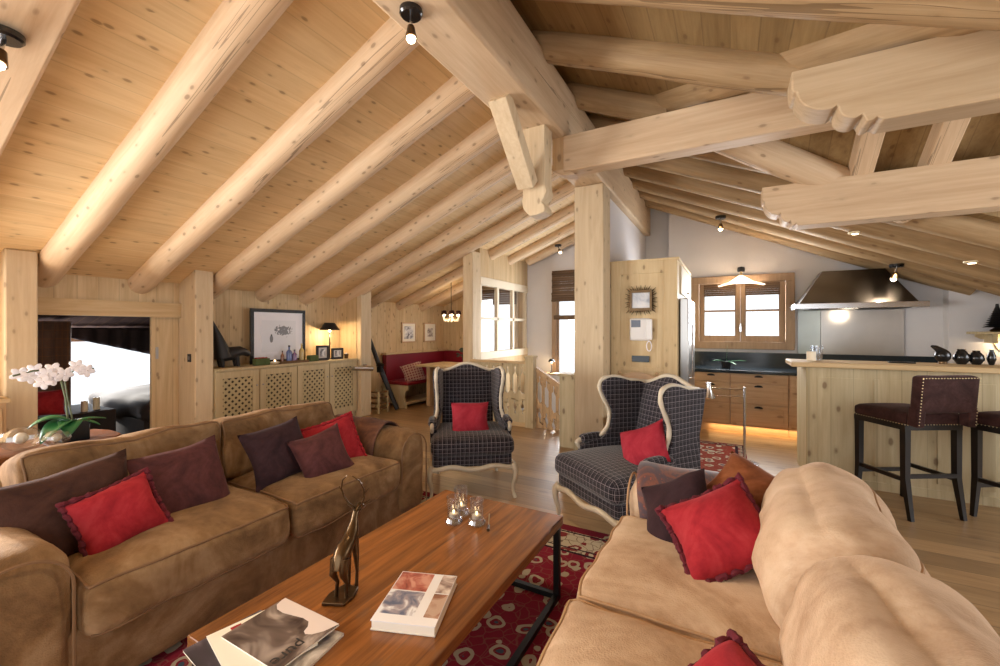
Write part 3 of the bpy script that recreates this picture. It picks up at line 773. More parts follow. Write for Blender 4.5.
# rugs ---------------------------------------------------------------------------
def rugmat(name,hx,hy,red,cream,bw=.34):
    t=NT(name); raw=t.coord(); sp=t.n('ShaderNodeSeparateXYZ'); t.l(raw,sp.inputs[0])
    dx=t.math('SUBTRACT',hx,t.math('ABSOLUTE',sp.outputs[0])); dy=t.math('SUBTRACT',hy,t.math('ABSOLUTE',sp.outputs[1])); d=t.math('MINIMUM',dx,dy)
    wv=t.coord((1,1,1)); nz=t.n('ShaderNodeTexNoise'); t.l(wv,nz.inputs['Vector']); nz.inputs['Scale'].default_value=9; nz.inputs['Detail'].default_value=2
    mv=t.n('ShaderNodeMix',data_type='VECTOR'); mv.inputs[0].default_value=.06; t.l(wv,mv.inputs[4]); t.l(nz.outputs[1],mv.inputs[5])
    vo=t.n('ShaderNodeTexVoronoi'); t.l(mv.outputs[1],vo.inputs['Vector']); vo.inputs['Scale'].default_value=10
    v2=t.n('ShaderNodeTexVoronoi',feature='DISTANCE_TO_EDGE'); t.l(mv.outputs[1],v2.inputs['Vector']); v2.inputs['Scale'].default_value=17
    ring=t.math('LESS_THAN',t.math('ABSOLUTE',t.math('SUBTRACT',vo.outputs['Distance'],.33)),.085)
    core=t.math('LESS_THAN',vo.outputs['Distance'],.14)
    vine=t.math('LESS_THAN',v2.outputs['Distance'],.035)
    c=t.mix(t.math('MULTIPLY',vine,.18),red,lin(150,150,120))
    c=t.mix(t.math('MULTIPLY',ring,.85),c,lin(188,182,160)); c=t.mix(core,c,lin(70,88,104))
    cb=t.mix(t.math('MULTIPLY',vine,.8),cream,lin(96,70,66)); cb=t.mix(ring,cb,lin(128,52,56)); cb=t.mix(core,cb,lin(72,96,88))
    isb=t.math('LESS_THAN',d,bw); c=t.mix(isb,c,cb)
    for a,w_ in ((bw,.02),(bw*.28,.016),(bw*.86,.012),(.02,.02)):
        ln=t.math('LESS_THAN',t.math('ABSOLUTE',t.math('SUBTRACT',d,a)),w_/2); c=t.mix(ln,c,lin(52,34,44))
    gd=t.math('LESS_THAN',d,bw*.24); c=t.mix(gd,c,t.mix(ring,lin(118,34,50),lin(170,160,130)))
    t.set(Base_Color=c,Roughness=.95); t.b.inputs['Specular IOR Level'].default_value=.05
    t.bump(t.noise(raw,300,2),.4,.003); return t.m
rm=rugmat('red floral rug',1.55,1.30,lin(134,40,58),lin(196,184,160))
single('area_rug',MB().box(-2.62,.48,.25,2.85,0,.008),rm,'red oriental floral rug with cream border under the coffee table','rug')
rm2=rugmat('kitchen runner',.36,.66,lin(138,60,48),lin(160,140,120),.10)
o=MB().box(-.36,.36,-.66,.66,0,.008).build('runner_rug',rm2); o.location=(-.20,5.15,0); tag(o,'small red patterned runner on the floor before the kitchen drawers','rug')

# bar counter ------------------------------------------------------------------------
t=thing('bar_counter','limed pine breakfast bar with pale plank front','bar counter',(2.4,4.98,0))
MB().box(-1.77,1.75,-.20,.22,0,1.05).build('body',M['pale'],t)
MB().box(-1.78,-1.768,-.19,.42,0,1.05).build('end_panel',M['paleY'],t)
for q in range(9): MB().box(-1.70+q*.40,-1.70+q*.40+.34,-.206,-.199,.12,.96).build('panel',M['pale'],t,bevel=.003)
MB().box(-1.90,1.78,-.26,.24,1.05,1.095).build('worktop',M['paleX'],t,bevel=.008)
MB().box(-1.77,1.75,-.212,-.2,0,.07).build('plinth',M['pale'],t)
# kitchen base units ---------------------------------------------------------------------
def drawer(t,x0,x1,z0,z1,fx=True,pull=True,panel=True):
    d=MB().box(x0+.004,x1-.004,-.02,0,z0+.004,z1-.004)
    o=d.build('drawer',M['honey'],t,bevel=.003)
    if panel and z1-z0>.16:
        MB().box(x0+.055,x1-.055,-.024,-.019,z0+.055,z1-.055).build('drawer_panel',M['honey'],o,bevel=.003)
    if pull:
        xc=(x0+x1)/2; p=MB(); zc=z1-.035
        pts=[]
        for q in range(9): th=PI*q/8; pts.append((xc+.05*math.cos(th),zc-.008+.026*math.sin(th)))
        p.prism(pts,'y',-.045,-.02); p.build('cup_pull',M['blackmetal'],o,bevel=.004)
t=thing('base_cabinet','left kitchen base cabinet of honey pine with a short drawer over a door','cabinet',(-.47,6.55,0))
MB().box(0,.47,0,.65,0,.80).build('body',M['honey'],t); drawer(t,0,.47,.68,.80); drawer(t,0,.47,.40,.67); drawer(t,0,.47,.11,.39,pull=False)
MB().box(0,.47,-.012,0,0,.10).build('plinth',M['honey'],t)
t=thing('base_cabinet','kitchen drawer unit of honey pine with three cup handled drawers','cabinet',(.00,6.55,0))
MB().box(.003,.66,0,.65,0,.80).build('body',M['honey'],t); drawer(t,0,.66,.68,.80); drawer(t,0,.66,.40,.67); drawer(t,0,.66,.11,.39)
MB().box(0,.66,-.012,0,0,.10).build('plinth',M['honey'],t)
t=thing('base_cabinet','kitchen base cabinets under the cooker hood behind the bar','cabinet',(.66,6.55,0))
MB().box(.003,1.65,0,.65,0,.80).build('body',M['honey'],t)
for q in range(3): drawer(t,.01+q*.55,.01+q*.55+.54,.40,.80)
t=thing('kitchen_worktop','dark granite kitchen worktop with a tall upstand under the window','worktop',(-.49,6.5,.803))
MB().box(0,2.82,0,.72,0,.04).build('slab',M['granite'],t,bevel=.004); MB().box(0,2.82,.715,.745,.04,.25).build('upstand',M['granite'],t)
# tall cabinet and fridge ----------------------------------------------------------------------
t=thing('tall_cabinet','tall pine kitchen cabinet with framed side beside the pillar','cabinet',(-.875,4.9,0))
MB().box(-.345,.375,0,1.55,0,2.15).build('body',M['fridgecab'],t)
MB().box(-.365,.395,-.012,1.57,2.15,2.18).build('cornice',M['fridgecab'],t,bevel=.004)
for a in ((-.345,-.23,0,2.15),(.24,.375,0,2.15)): MB().box(a[0],a[1],-.012,0,a[2],a[3]).build('stile',M['fridgecab'],t,bevel=.003)
for z0,z1 in ((2.02,2.15),(.93,.97),(0,.12)): MB().box(-.23,.24,-.011,0,z0,z1).build('rail',M['fridgecab'],t,bevel=.003)
d=MB().box(.376,.395,.25,1.5,1.80,2.12).build('cupboard_door',M['whitepaint'],t,bevel=.004)
MB().ball((.41,.9,1.85),.014).build('knob',M['brass'],d)
t=thing('fridge','tall steel fridge door standing in the side of the pine cabinet','fridge',(-.46,5.45,0))
MB().box(-.03,.06,-.42,.40,.10,1.74).build('body',M['chrome'] if False else M['steel'],t,bevel=.01)
MB().box(.061,.066,-.41,.39,.12,1.72).build('door',M['steel'],t); MB().tube([(.066,-.36,.85),(.095,-.36,.87),(.095,-.36,1.45),(.066,-.36,1.47)],.009,8).build('door_handle',M['chrome'],t)
# hood --------------------------------------------------------------------------------------------
t=thing('cooker_hood','brushed steel chimney cooker hood with tapered canopy','cooker hood',(1.40,6.98,1.66))
b=MB(); 
def frus(b,a,z0,c,z1):
    lo=[b.bm.verts.new((x,y,z0)) for x,y in a]; hi=[b.bm.verts.new((x,y,z1)) for x,y in c]
    b.face(lo[::-1]);b.face(hi)
    for i in range(4): b.face([lo[i],lo[(i+1)%4],hi[(i+1)%4],hi[i]])
frus(b,[(-.60,-.24),(.56,-.24),(.56,.26),(-.60,.26)],.07,[(-.33,-.06),(.30,-.06),(.30,.26),(-.33,.26)],.50)
b.build('canopy',M['hoodsteel'],t); MB().box(-.66,.64,-.29,.26,0,.07).build('lip',M['chrome'],t,bevel=.004)
MB().box(-.5,.5,-.22,.2,-.004,.0).build('filter',M['blackmetal'],t)
t=single('steel_backsplash',MB().box(1.10,1.96,7.225,7.248,1.055,1.655),M['steel'],'brushed steel backsplash panel under the cooker hood','backsplash')
single('glass_backsplash',MB().box(.84,1.095,7.23,7.248,1.055,1.655),plain('pale glass',lin(190,204,208),.12),'pale glossy splash panel left of the steel one','backsplash')
# bar stools ------------------------------------------------------------------------------------------
def stool(loc,rz,label):
    t=thing('bar_stool',label,'bar stool',loc,rz,'brown bar stools'); T=Matrix.Translation
    MB().soft(.45,.44,.09,.03,12,.022,.003,4,T((0,0,.735)),2).build('seat',M['stool'],t)
    MB().box(-.222,.222,-.212,.212,.655,.70).build('seat_frame',M['stoolleg'],t)
    B=T((0,.20,0)) @ Matrix.Rotation(-R(5),4,'X')
    s=MB(); s.soft(.45,.075,.27,.025,12,0,.003,4,B@T((0,0,.935)),3)
    bo=s.build('backrest',M['stool'],t)
    for k in (-1,1): MB().box(k*.225-(.06 if k>0 else 0),k*.225+(.06 if k<0 else 0),-.037,.037,.70,.84,B).build('back_upright',M['stool'],t,bevel=.008)
    st=MB()
    for k in (-1,1):
        for q in range(16): st.ball(tuple(B@Vector((k*.212,.040,.72+q*.0222))),.004,seg=6,n=4)
    for q in range(20): st.ball(tuple(B@Vector((-.21+q*.0222,.040,1.058))),.004,seg=6,n=4)
    for q in range(20):
        st.ball((-.222,-.21+q*.0222,.698),.004,seg=6,n=4); st.ball((.222,-.21+q*.0222,.698),.004,seg=6,n=4); st.ball((-.21+q*.0222,.222,.698),.004,seg=6,n=4); st.ball((-.21+q*.0222,-.222,.698),.004,seg=6,n=4)
    o=st.build('nail_trim',M['brass'],t)
    for sx in (-1,1):
        for sy in (-1,1):
            MB().tube([(sx*.198,sy*.19,.70),(sx*.198,sy*.19,.30),(sx*.20,sy*(.21 if sy<0 else .235),0)],[.031,.028,.019],4).build('leg',M['stoolleg'],t)
    MB().box(-.19,.19,-.205,-.185,.22,.25).build('stretcher',M['stoolleg'],t); MB().box(-.19,.19,.19,.21,.30,.33).build('stretcher',M['stoolleg'],t)
    for sx in (-1,1): MB().box(sx*.198-.01,sx*.198+.01,-.19,.20,.27,.30).build('stretcher',M['stoolleg'],t)
    return t
stool((1.205,4.42,0),R(211),'brown suede bar stool with nail trim, the one wholly in view')
stool((1.88,4.40,0),R(214),'brown suede bar stool cut by the right edge of the photo')

# lattice cabinet ------------------------------------------------------------------------------------
t=thing('lattice_cabinet','long limed pine cabinet with four lattice doors along the left wall','cabinet',(-5.4,3.71,0))
MB().box(-.195,.185,-1.055,1.055,.10,.905).build('body',M['cab'],t); MB().box(-.18,.15,-1.05,1.05,0,.10).build('plinth',M['cab'],t)
MB().box(-.195,.22,-1.058,1.056,.905,.935).build('top',M['cab'],t,bevel=.004)
M['lat']=plain('lattice slats',lin(188,172,132),.7); M['latback']=plain('dark lattice backing',lin(52,38,26),.9)
for q in range(4):
    y0=-1.05+q*.525; y1=y0+.525
    f=MB(); f.box(.186,.206,y0+.006,y0+.085,.115,.895); f.box(.186,.206,y1-.085,y1-.006,.115,.895); f.box(.186,.206,y0+.085,y1-.085,.115,.20); f.box(.186,.206,y0+.085,y1-.085,.815,.895)
    o=f.build('door',M['cab'],t,bevel=.003)
    # square pierced lattice: 45 degree slats, clipped to the opening
    a0,a1,z0,z1=y0+.085,y1-.085,.20,.815; l=MB(); p=.078; w=.0145
    for sg in (1,-1):
        k=-20
        while k<40:
            cst=k*p; pts=[]
            # line  y*sg + z = cst (relative)
            for yy in (a0,a1):
                zz=cst-sg*(yy-a0)+z0-.6
                pts.append((yy,zz))
            (ya,za),(yb,zb)=pts
            # clip in z
            def clip(ya,za,yb,zb):
                if max(za,zb)<z0 or min(za,zb)>z1: return None
                def at(z): return ya+(z-za)/(zb-za)*(yb-ya)
                A=[ya,za];B=[yb,zb]
                for P in (A,B):
                    if P[1]<z0: P[0]=at(z0);P[1]=z0
                    elif P[1]>z1: P[0]=at(z1);P[1]=z1
                return A,B
            r_=clip(ya,za,yb,zb)
            if r_:
                A,B=r_; d=Vector((B[0]-A[0],B[1]-A[1]))
                if d.length>.01:
                    nn=Vector((-d.y,d.x)).normalized()*w/1
                    x0=.190 if sg>0 else .1935
                    l.prism([(A[0]+nn.x,A[1]+nn.y),(B[0]+nn.x,B[1]+nn.y),(B[0]-nn.x,B[1]-nn.y),(A[0]-nn.x,A[1]-nn.y)],'x',x0,x0+.0035)
            k+=1
    l.build('lattice',M['lat'],o); MB().box(.1865,.188,a0,a1,z0,z1).build('backing',M['latback'],o)
    MB().ball((.216,(y1-.04) if q%2==0 else (y0+.04),.70),.011).build('knob',M['steel'],o)
t=NT('saucer glass shade'); tr=t.n('ShaderNodeBsdfTransparent'); tl=t.n('ShaderNodeBsdfTranslucent'); tl.inputs[0].default_value=(1,.78,.55,1); m1=t.n('ShaderNodeMixShader'); m1.inputs[0].default_value=.45
t.l(tr.outputs[0],m1.inputs[1]); t.l(tl.outputs[0],m1.inputs[2]); t.l(m1.outputs[0],t.out.inputs[0]); M['saucer']=t.m
# ================================================================== SMALLER THINGS
T = Matrix.Translation
# balustrade -----------------------------------------------------------------
def pierced(b, x0, w, z0, z1, y0, y1, shear=0, xs=0):
    xc=x0+w/2
    def hw(z):
        r=(z-z0)/(z1-z0); 
        def dia(c,h,m,sh=1): 
            u=abs(r-c)/h
            return m*(1-u)**sh if u<1 else 0
        v=max(dia(.93,.035,.016), (.034 if .53<r<.80 else 0), .034*(1-(.53-r)/.05) if .48<r<=.53 else 0, .034*(1-(r-.80)/.06) if .80<=r<.86 else 0, .009 if .84<r<.95 else 0,
              dia(.36,.04,.014), .024 if .22<r<.30 else 0, dia(.26,.08,.030), .008 if .14<r<.38 else 0, dia(.16,.03,.013))
        return v
    n=72; zs=[z0+(z1-z0)*i/n for i in range(n+1)]
    for sg in (-1,1):
        inner=[(xc+sg*max(hw(z),.0),z) for z in zs]
        outer=[(xc+sg*w/2,z1),(xc+sg*w/2,z0)]
        for i in range(n):
            (xa,za),(xb,zb)=inner[i],inner[i+1]
            f=lambda x,z:(x, z-shear*(x-xs))
            P=[f(xa,za),f(xc+sg*w/2,za),f(xc+sg*w/2,zb),f(xb,zb)]
            b.prism(P,'y',y0,y1)
t=thing('balustrade','limed pine stair balustrade with pierced vertical boards behind the wing chair','balustrade',(-3.0,5.45,0))
b=MB(); 
for q in range(8): pierced(b,-.50+q*.118,.116,.06,.90,-.012,.012)
for o_ in (b.build('pierced_boards',M['pale'],t),): pass
MB().box(-.50,.45,-.03,.03,.90,.935).build('handrail',M['paleX'],t,bevel=.004); MB().box(-.50,.45,-.02,.02,0,.06).build('bottom_rail',M['paleX'],t)
n_=MB().box(.45,.575,-.06,.06,0,.99).build('newel_post',M['pale'],t,bevel=.004); MB().box(.435,.59,-.075,.075,.99,1.02).build('newel_cap',M['pale'],n_,bevel=.004)
t=thing('stair_balustrade','honey pine balustrade sloping down the stairs beside the newel','balustrade',(-2.41,5.48,0))
b=MB()
for q in range(7): pierced(b,.0+q*.105,.098,.0,.80,-.012,.012,.60,0)
b.build('pierced_boards',M['honeyZ'],t); MB().prism([(0,.80),(.74,.36),(.74,.41),(0,.86)],'y',-.03,.03).build('handrail',M['honeyZ'],t)
MB().prism([(0,-.05),(.74,-.49),(.74,-.44),(0,.0)],'y',-.02,.02).build('bottom_rail',M['honeyZ'],t)
t=thing('sideboard','white sideboard top beyond the stairs with a lamp on it','sideboard',(-2.9,7.38,-.5)); MB().box(-.22,.32,-.1,.12,0,1.05).build('body',M['white'],t); MB().box(-.24,.34,-.12,.13,1.05,1.08).build('top',M['honey'],t)
def table_lamp(loc,label,h,r,on=True,e=6):
    t=thing('table_lamp',label,'lamp',loc); MB().lathe([(r*.5,0),(r*.5,.012),(.008,.02),(.008,h*.78)],seg=14).build('stand',M['blackmetal'],t)
    s=MB().lathe([(r,h*.80),(r*.5,h),(r*.48,h),(r*.97,h*.80)],seg=24); s.build('lamp_shade',M['black'],t); MB().ball((0,0,h*.78),.018).build('bulb',M['bulb'],t)
    return t
table_lamp((-2.93,7.36,.581),'tiny black shaded lamp glowing on the sideboard beyond the stairs',.26,.07)
# nook: bench, table, pictures, chandelier ---------------------------------------
t=thing('corner_bench','pine corner bench with red leather seat and back','bench',(-5.58,5.7,0))
MB().box(0,.10,0,1.86,.42,.93).build('backrest',M['redleather'],t,bevel=.012); MB().box(.10,.60,0,1.86,.40,.46).build('seat',M['redleather'],t,bevel=.012)
MB().box(.10,1.9,1.76,1.86,.42,.93).build('backrest',M['redleather'],t,bevel=.012); MB().box(.60,1.9,1.30,1.76,.40,.46).build('seat',M['redleather'],t,bevel=.012)
MB().box(-.0,.12,-.02,1.88,.93,.965).build('back_capping',M['paleYl'],t)
def sideprof(x0,x1): return [(x0,0),(x0,.40),(x1,.40),(x1,.34),(x1-.05,.30),(x1-.10,.18),(x1-.04,.0),(x1-.20,0),(x1-.24,.12),(x0+.1,.12),(x0+.1,0)]
MB().prism(sideprof(.05,.62),'y',-.02,.02).build('side_panel',M['paleY'],t)
MB().box(.10,.57,.02,1.80,.06,.10).build('stretcher',M['paleYl'],t)
pill('red and cream checked cushion on the corner bench',(-5.12,6.02,.60),(.65,-.6,.45),14,M['redplaid'],.40,.38,.13,seed=14)
t=thing('dining_table','pine table top in front of the red corner bench','table',(-4.45,6.35,0))
MB().box(-.55,.42,-.42,.42,.72,.755).build('table_top',M['paleX'],t,bevel=.006)
for sx in (-.35,.25): MB().box(sx-.04,sx+.04,-.3,.3,0,.72).build('trestle_leg',M['honeyZ'],t,bevel=.005)
def framed(name,label,loc,rz,w,h,fw,fm,mat_w,img,cat='picture',tilt_=0,imw=.5,imh=.5,blobs=None):
    """picture lying in local xz plane, facing -y"""
    t=thing(name,label,cat,loc); t.rotation_euler=(tilt_,0,rz)
    f=MB(); f.box(-w/2,w/2,-.012,.012,0,fw); f.box(-w/2,w/2,-.012,.012,h-fw,h); f.box(-w/2,-w/2+fw,-.012,.012,fw,h-fw); f.box(w/2-fw,w/2,-.012,.012,fw,h-fw); f.build('frame',fm,t,bevel=.002)
    m=MB().box(-w/2+fw,w/2-fw,-.004,.008,fw,h-fw).build('mount',mat_w,t)
    p=MB().box(-w/2*imw,w/2*imw,-.006,-.004,h*(.5-imh/2),h*(.5+imh/2)).build('print',img,t)
    return t,p
def imgmat(name,c1,c2,c3,sc=6):
    t=NT(name); n=t.noise(t.coord(),sc,5,1); t.set(Base_Color=t.ramp(n,[(.35,c1),(.5,c2),(.62,c3)]),Roughness=.5); return t.m
im_sketch=imgmat('sketch print',lin(90,92,100),lin(206,206,210),lin(236,234,230),9)
framed('picture_frame','small framed winter print above the bench, the left of two',(-5.585,6.43,1.13),R(90),.42,.40,.025,M['honey'],M['paper'],im_sketch,imw=.62,imh=.62)
framed('picture_frame','small framed sketch above the bench, the right of two',(-5.585,7.10,1.13),R(90),.40,.40,.025,M['honey'],M['paper'],imgmat('sketch print two',lin(90,70,60),lin(180,170,160),lin(232,226,216),12),imw=.45,imh=.45)
t=thing('antler_chandelier','small antler chandelier with dark shades over the dining table','chandelier',(-4.54,6.4,1.52))
MB().cyl((0,0,.20),(0,0,.98),.006,seg=6).build('cord',M['blackmetal'],t)
a=MB()
for q in range(6):
    th=PI*2*q/6; c,s_=math.cos(th),math.sin(th)
    a.tube([(0,0,.14),(.07*c,.07*s_,.02),(.15*c,.15*s_,.03),(.17*c,.17*s_,.13)],[.012,.014,.010,.007],6); a.tube([(.10*c,.10*s_,.02),(.12*c+.04*s_,.12*s_-.04*c,.09)],[.009,.003],6)
a.build('antlers',M['wax'],t)
for q in range(6):
    th=PI*2*q/6+.2; c,s_=.15*math.cos(th),.15*math.sin(th)
    MB().lathe([(.055,.15),(.03,.22),(.028,.22),(.053,.15)],(c,s_,0),12).build('lamp_shade',M['brown'],t); MB().ball((c,s_,.135),.018,seg=8,n=6).build('bulb',M['bulb'],t)
t=thing('potted_plant','dark leafy plant on the far corner of the dining table','plant',(-4.35,6.62,.756)); MB().lathe([(.05,0),(.08,.10),(.07,.10),(.0,.08)],seg=14).build('pot',M['black'],t)
lf=MB()
for q in range(26):
    th=random.random()*6.28; r_=.05+random.random()*.12; lf.ball((r_*math.cos(th),r_*math.sin(th),.12+random.random()*.16),(.035,.035,.016),seg=6,n=4)
lf.build('foliage',plain('dark foliage',lin(44,56,40),.6,var=.5),t)
# leaning ski bag and small rack
t=thing('telescope','long black telescope leaning against the boards behind the slim post','telescope',(-5.15,5.35,0)); 
MB().tube([(-.28,-.12,1.27),(-.10,-.04,.74)],[.032,.040],12).build('tube',M['black'],t); MB().tube([(-.10,-.04,.74),(.16,.10,.03)],[.045,.038],12).build('tube_lower',M['black'],t); MB().cyl((-.13,-.05,.80),(-.05,-.03,.76),.05).build('clamp',M['blackmetal'],t); MB().box(-.12,-.02,-.10,-.04,.66,.76).build('finder',M['blackmetal'],t,bevel=.01)
t=thing('magazine_rack','small slatted wooden rack on the floor beside the slim post','rack',(-5.22,5.22,0))
for sx in (-.13,.13):
    for sy in (-.1,.1): MB().box(sx-.012,sx+.012,sy-.012,sy+.012,0,.36).build('leg',M['paleY'],t)
for z in (.06,.15,.24,.33): MB().box(-.13,.13,-.108,-.09,z,z+.03).box(.118,.135,-.1,.1,z,z+.03).build('slat',M['rack'],t)
# things on the lattice cabinet (top z .935) ------------------------------------------
ZC=.9355
im=NT('ski photograph'); v=im.coord(); n1=im.noise(v,9,6,.6); sp=im.n('ShaderNodeSeparateXYZ'); im.l(v,sp.inputs[0])
def gauss(nt,sp,cx,cz,sx,sz): 
    a=nt.math('POWER',nt.math('DIVIDE',nt.math('SUBTRACT',sp.outputs[0],cx),sx),2.0); b_=nt.math('POWER',nt.math('DIVIDE',nt.math('SUBTRACT',sp.outputs[2],cz),sz),2.0); return nt.math('SUBTRACT',1.0,nt.math('ADD',a,b_))
g1=gauss(im,sp,.06,.44,.17,.10); k1=im.math('MULTIPLY',im.math('GREATER_THAN',im.math('ADD',g1,im.math('MULTIPLY',im.noise(v,26,6,.8),3.2)),2.15),.8)
g2=gauss(im,sp,-.115,.33,.024,.05); k2=im.math('MULTIPLY',im.math('GREATER_THAN',g2,0.0),.85)
g3=gauss(im,sp,-.115,.38,.012,.014); k3=im.math('GREATER_THAN',g3,0.0)
c=im.mix(im.math('MAXIMUM',k1,im.math('MAXIMUM',k2,k3)),lin(216,218,226),lin(76,80,90)); im.set(Base_Color=c,Roughness=.4)
framed('picture_frame','large black framed ski photograph leaning on the wall above the lattice cabinet',(-5.46,3.62,ZC),R(90),.80,.735,.045,M['blackgloss'],plain('white mount',lin(226,226,234),.4,var=.02),im.m,tilt_=0,imw=.62,imh=.58)
def small_frame(label,y,w,h,x=-5.33):
    framed('photo_frame',label,(x,y,ZC),R(84),w,h,.032,M['black'],plain('mount '+label[:9],lin(196,190,186),.5),im_sketch,imw=.42,imh=.5)
small_frame('black upright photo frame left of the small lamp on the lattice cabinet',4.22,.20,.22)
small_frame('small black photo frame under the small lamp on the lattice cabinet',4.49,.20,.17)
table_lamp((-5.42,4.42,ZC),'black shaded table lamp on the lattice cabinet',.56,.15)
def crate(label,y,w,flower,d=.09):
    t=thing('flower_box',label,'box',(-5.30,y,ZC)); MB().box(-d/2,d/2,-w/2,w/2,0,.085).build('box',plain('green moss box',lin(78,92,52),.9,bump=.6,var=.4),t,bevel=.006)
    if flower:
        f=MB()
        for q in range(16): f.ball((-d*.35+random.random()*d*.7,-w*.42+w*.84*q/15,.09),(.014,.014,.010),seg=7,n=4)
        f.build('flowers',M['red'],t)
crate('small green box of red flowers at the left on the lattice cabinet',3.27,.18,True); crate('small plain green box right of the bottles on the lattice cabinet',4.03,.14,False)
t=thing('tray','wooden tray holding bottles on the lattice cabinet','tray',(-5.30,3.71,ZC)); MB().box(-.08,.08,-.22,.20,0,.02).build('base',M['rack'],t,bevel=.004); MB().box(.075,.085,-.22,.20,.0,.035).box(-.085,-.075,-.22,.20,.0,.035).build('rim',M['rack'],t)
def bottle(label,y,h,r,mat,x=-5.30,z=ZC+.021,cap='black'):
    t=thing('bottle',label,'bottle',(x,y,z),0,'bottles on the tray'); MB().lathe([(r,0),(r,h*.55),(r*.9,h*.62),(r*.32,h*.74),(r*.30,h*.9)],seg=16).build('body',mat,t); MB().lathe([(r*.36,h*.9),(r*.36,h),(r*.3,h)],seg=12).build('stopper',M[cap],t)
bottle('dark short bottle at the left of the tray',3.56,.15,.022,plain('amber',lin(120,72,40),.2))
bottle('tallest clear blue glass bottle with black cap on the tray',3.66,.22,.038,plain('blue glass',lin(92,104,150),.1))
bottle('purple glass bottle beside the blue one on the tray',3.72,.16,.032,plain('purple glass',lin(120,90,130),.1),-5.27)
bottle('yellow liquor bottle at the right of the tray',3.85,.24,.034,plain('yellow glass',lin(190,160,90),.15),cap='brass')
t=thing('salt_lamp','low glowing orange candle dish left of the tray','candle',(-5.28,3.44,ZC)); MB().lathe([(.03,0),(.06,.02),(.05,.035),(.0,.03)],seg=14).build('dish',M['wax'],t); MB().ball((0,0,.045),.012,seg=8,n=5).build('flame',M['flame'],t)
t=thing('tealight_glass','little cup at the right end of the lattice cabinet','cup',(-5.33,4.66,ZC)); MB().lathe([(.03,0),(.035,.07),(.028,.07),(.02,.02)],seg=14).build('cup',M['bronze'],t); MB().ball((0,0,.08),.014,seg=8,n=5).build('dried_flower',M['petal'],t)
t=thing('animal_sculpture','dark animal sculpture by the post on the lattice cabinet','sculpture',(-5.40,2.92,ZC))
b=MB(); b.tube([(0,-.20,.60),(.0,-.10,.28),(0,-.06,.12)],[.006,.07,.10],10); b.tube([(0,-.12,.13),(0,.02,.16),(0,.14,.19),(0,.20,.17),(0,.25,.14)],[.07,.085,.06,.045,.03],12)
for sy in (-.10,.08):
    for sx in (-.035,.035): b.tube([(sx,sy,.14),(sx,sy+.02,.0)],[.03,.018],8)
b.build('body',M['black'],t,smooth=70)
# reading lamps ---------------------------------------------------------------------------
t=thing('reading_lamp','chrome swing reading lamp fixed on the slim post by the lattice cabinet','lamp',(-5.12,4.85,.80))
MB().box(-.01,.012,-.03,.03,-.04,.04).build('wall_plate',M['chrome'],t); MB().tube([(.01,0,0),(.06,-.20,.01),(.09,-.38,.01)],[.010]*3,8).build('arm',M['chrome'],t); MB().cyl((.08,-.30,.0),(.14,.02,-.025),.036,.044).build('head',M['chrome'],t)
t=thing('floor_lamp','slim steel floor reading lamp behind the pale sofa','lamp',(.13,5.02,0))
MB().lathe([(.13,.009),(.13,.022),(.02,.028)],seg=24).build('base',M['chrome'],t); MB().cyl((0,0,.02),(0,0,.80),.012,seg=12).build('pole',M['chrome'],t)
MB().cyl((0,0,.775),(-.30,-.06,.775),.006,seg=8).cyl((0,0,.70),(-.30,-.06,.70),.005,seg=8).build('arm',M['chrome'],t)
MB().lathe([(.025,.10),(.028,.04),(.062,-.05),(.066,-.06),(.060,-.06),(.02,.03)],(-.33,-.065,.735),18).build('lamp_shade',M['chrome'],t)
# ladder back chair before the tall cabinet --------------------------------------------------
t=thing('wooden_chair','turned pine ladder back chair against the tall cabinet','chair',(-.90,4.62,0))
for sx in (-.20,.20):
    MB().tube([(sx,.17,0),(sx,.17,.45),(sx,.20,.88)],[.018,.019,.016],8).ball((sx,.203,.91),.022,seg=10,n=6).build('back_post',M['honeyZ'],t)
    MB().cyl((sx*1.1,-.17,0),(sx*1.1,-.17,.44),.018).build('leg',M['honeyZ'],t)
MB().box(-.22,.22,-.19,.19,.42,.45).build('seat',M['honey'],t,bevel=.008)
for z in (.58,.72): MB().box(-.19,.19,.18,.20,z,z+.05).build('back_slat',M['honey'],t)
pts=[]; 
for q in range(13): x=-.19+.38*q/12; pts.append((x,.87+.05*math.cos(x*PI/.38)))
MB().prism(pts+[(.19,.80),(-.19,.80)],'y',.19,.212).build('crest_rail',M['honey'],t)
MB().cyl((-.2,-.17,.2),(.2,-.17,.2),.01,seg=8).cyl((-.2,.17,.25),(.2,.17,.25),.01,seg=8).cyl((-.21,-.17,.15),(-.2,.17,.15),.01,seg=8).cyl((.21,-.17,.15),(.2,.17,.15),.01,seg=8).build('stretcher',M['honey'],t)
# on the tall cabinet side --------------------------------------------------------------------
t=thing('sunburst_mirror','dark iron sunburst frame with a small picture on the tall cabinet','mirror',(-.875,4.885,1.72))
f=MB(); 
for a_ in ((-.12,.12,.085,.115),(-.12,.12,-.115,-.085),(-.12,-.095,-.085,.085),(.095,.12,-.085,.085)): f.box(a_[0],a_[1],-.025,0,a_[2],a_[3])
for q in range(44):
    th=2*PI*q/44; c,s_=math.cos(th),math.sin(th); rx=.115/max(abs(c),abs(s_)*1.05,.01); rx=min(rx,.165); e=rx+.025+.035*(q%2)+(.02 if q%4==0 else 0)
    f.tube([(rx*c,-.012,rx*s_*.95),(e*c,-.012,e*s_)],[.010,.002],5)
f.build('frame',M['bronze'],t); MB().box(-.095,.095,-.012,-.004,-.085,.085).build('picture',imgmat('mirror picture',lin(150,160,176),lin(214,218,224),lin(236,236,236),5),t)
t=thing('intercom','white intercom handset with grey screen on the tall cabinet','intercom',(-.875,4.885,1.40))
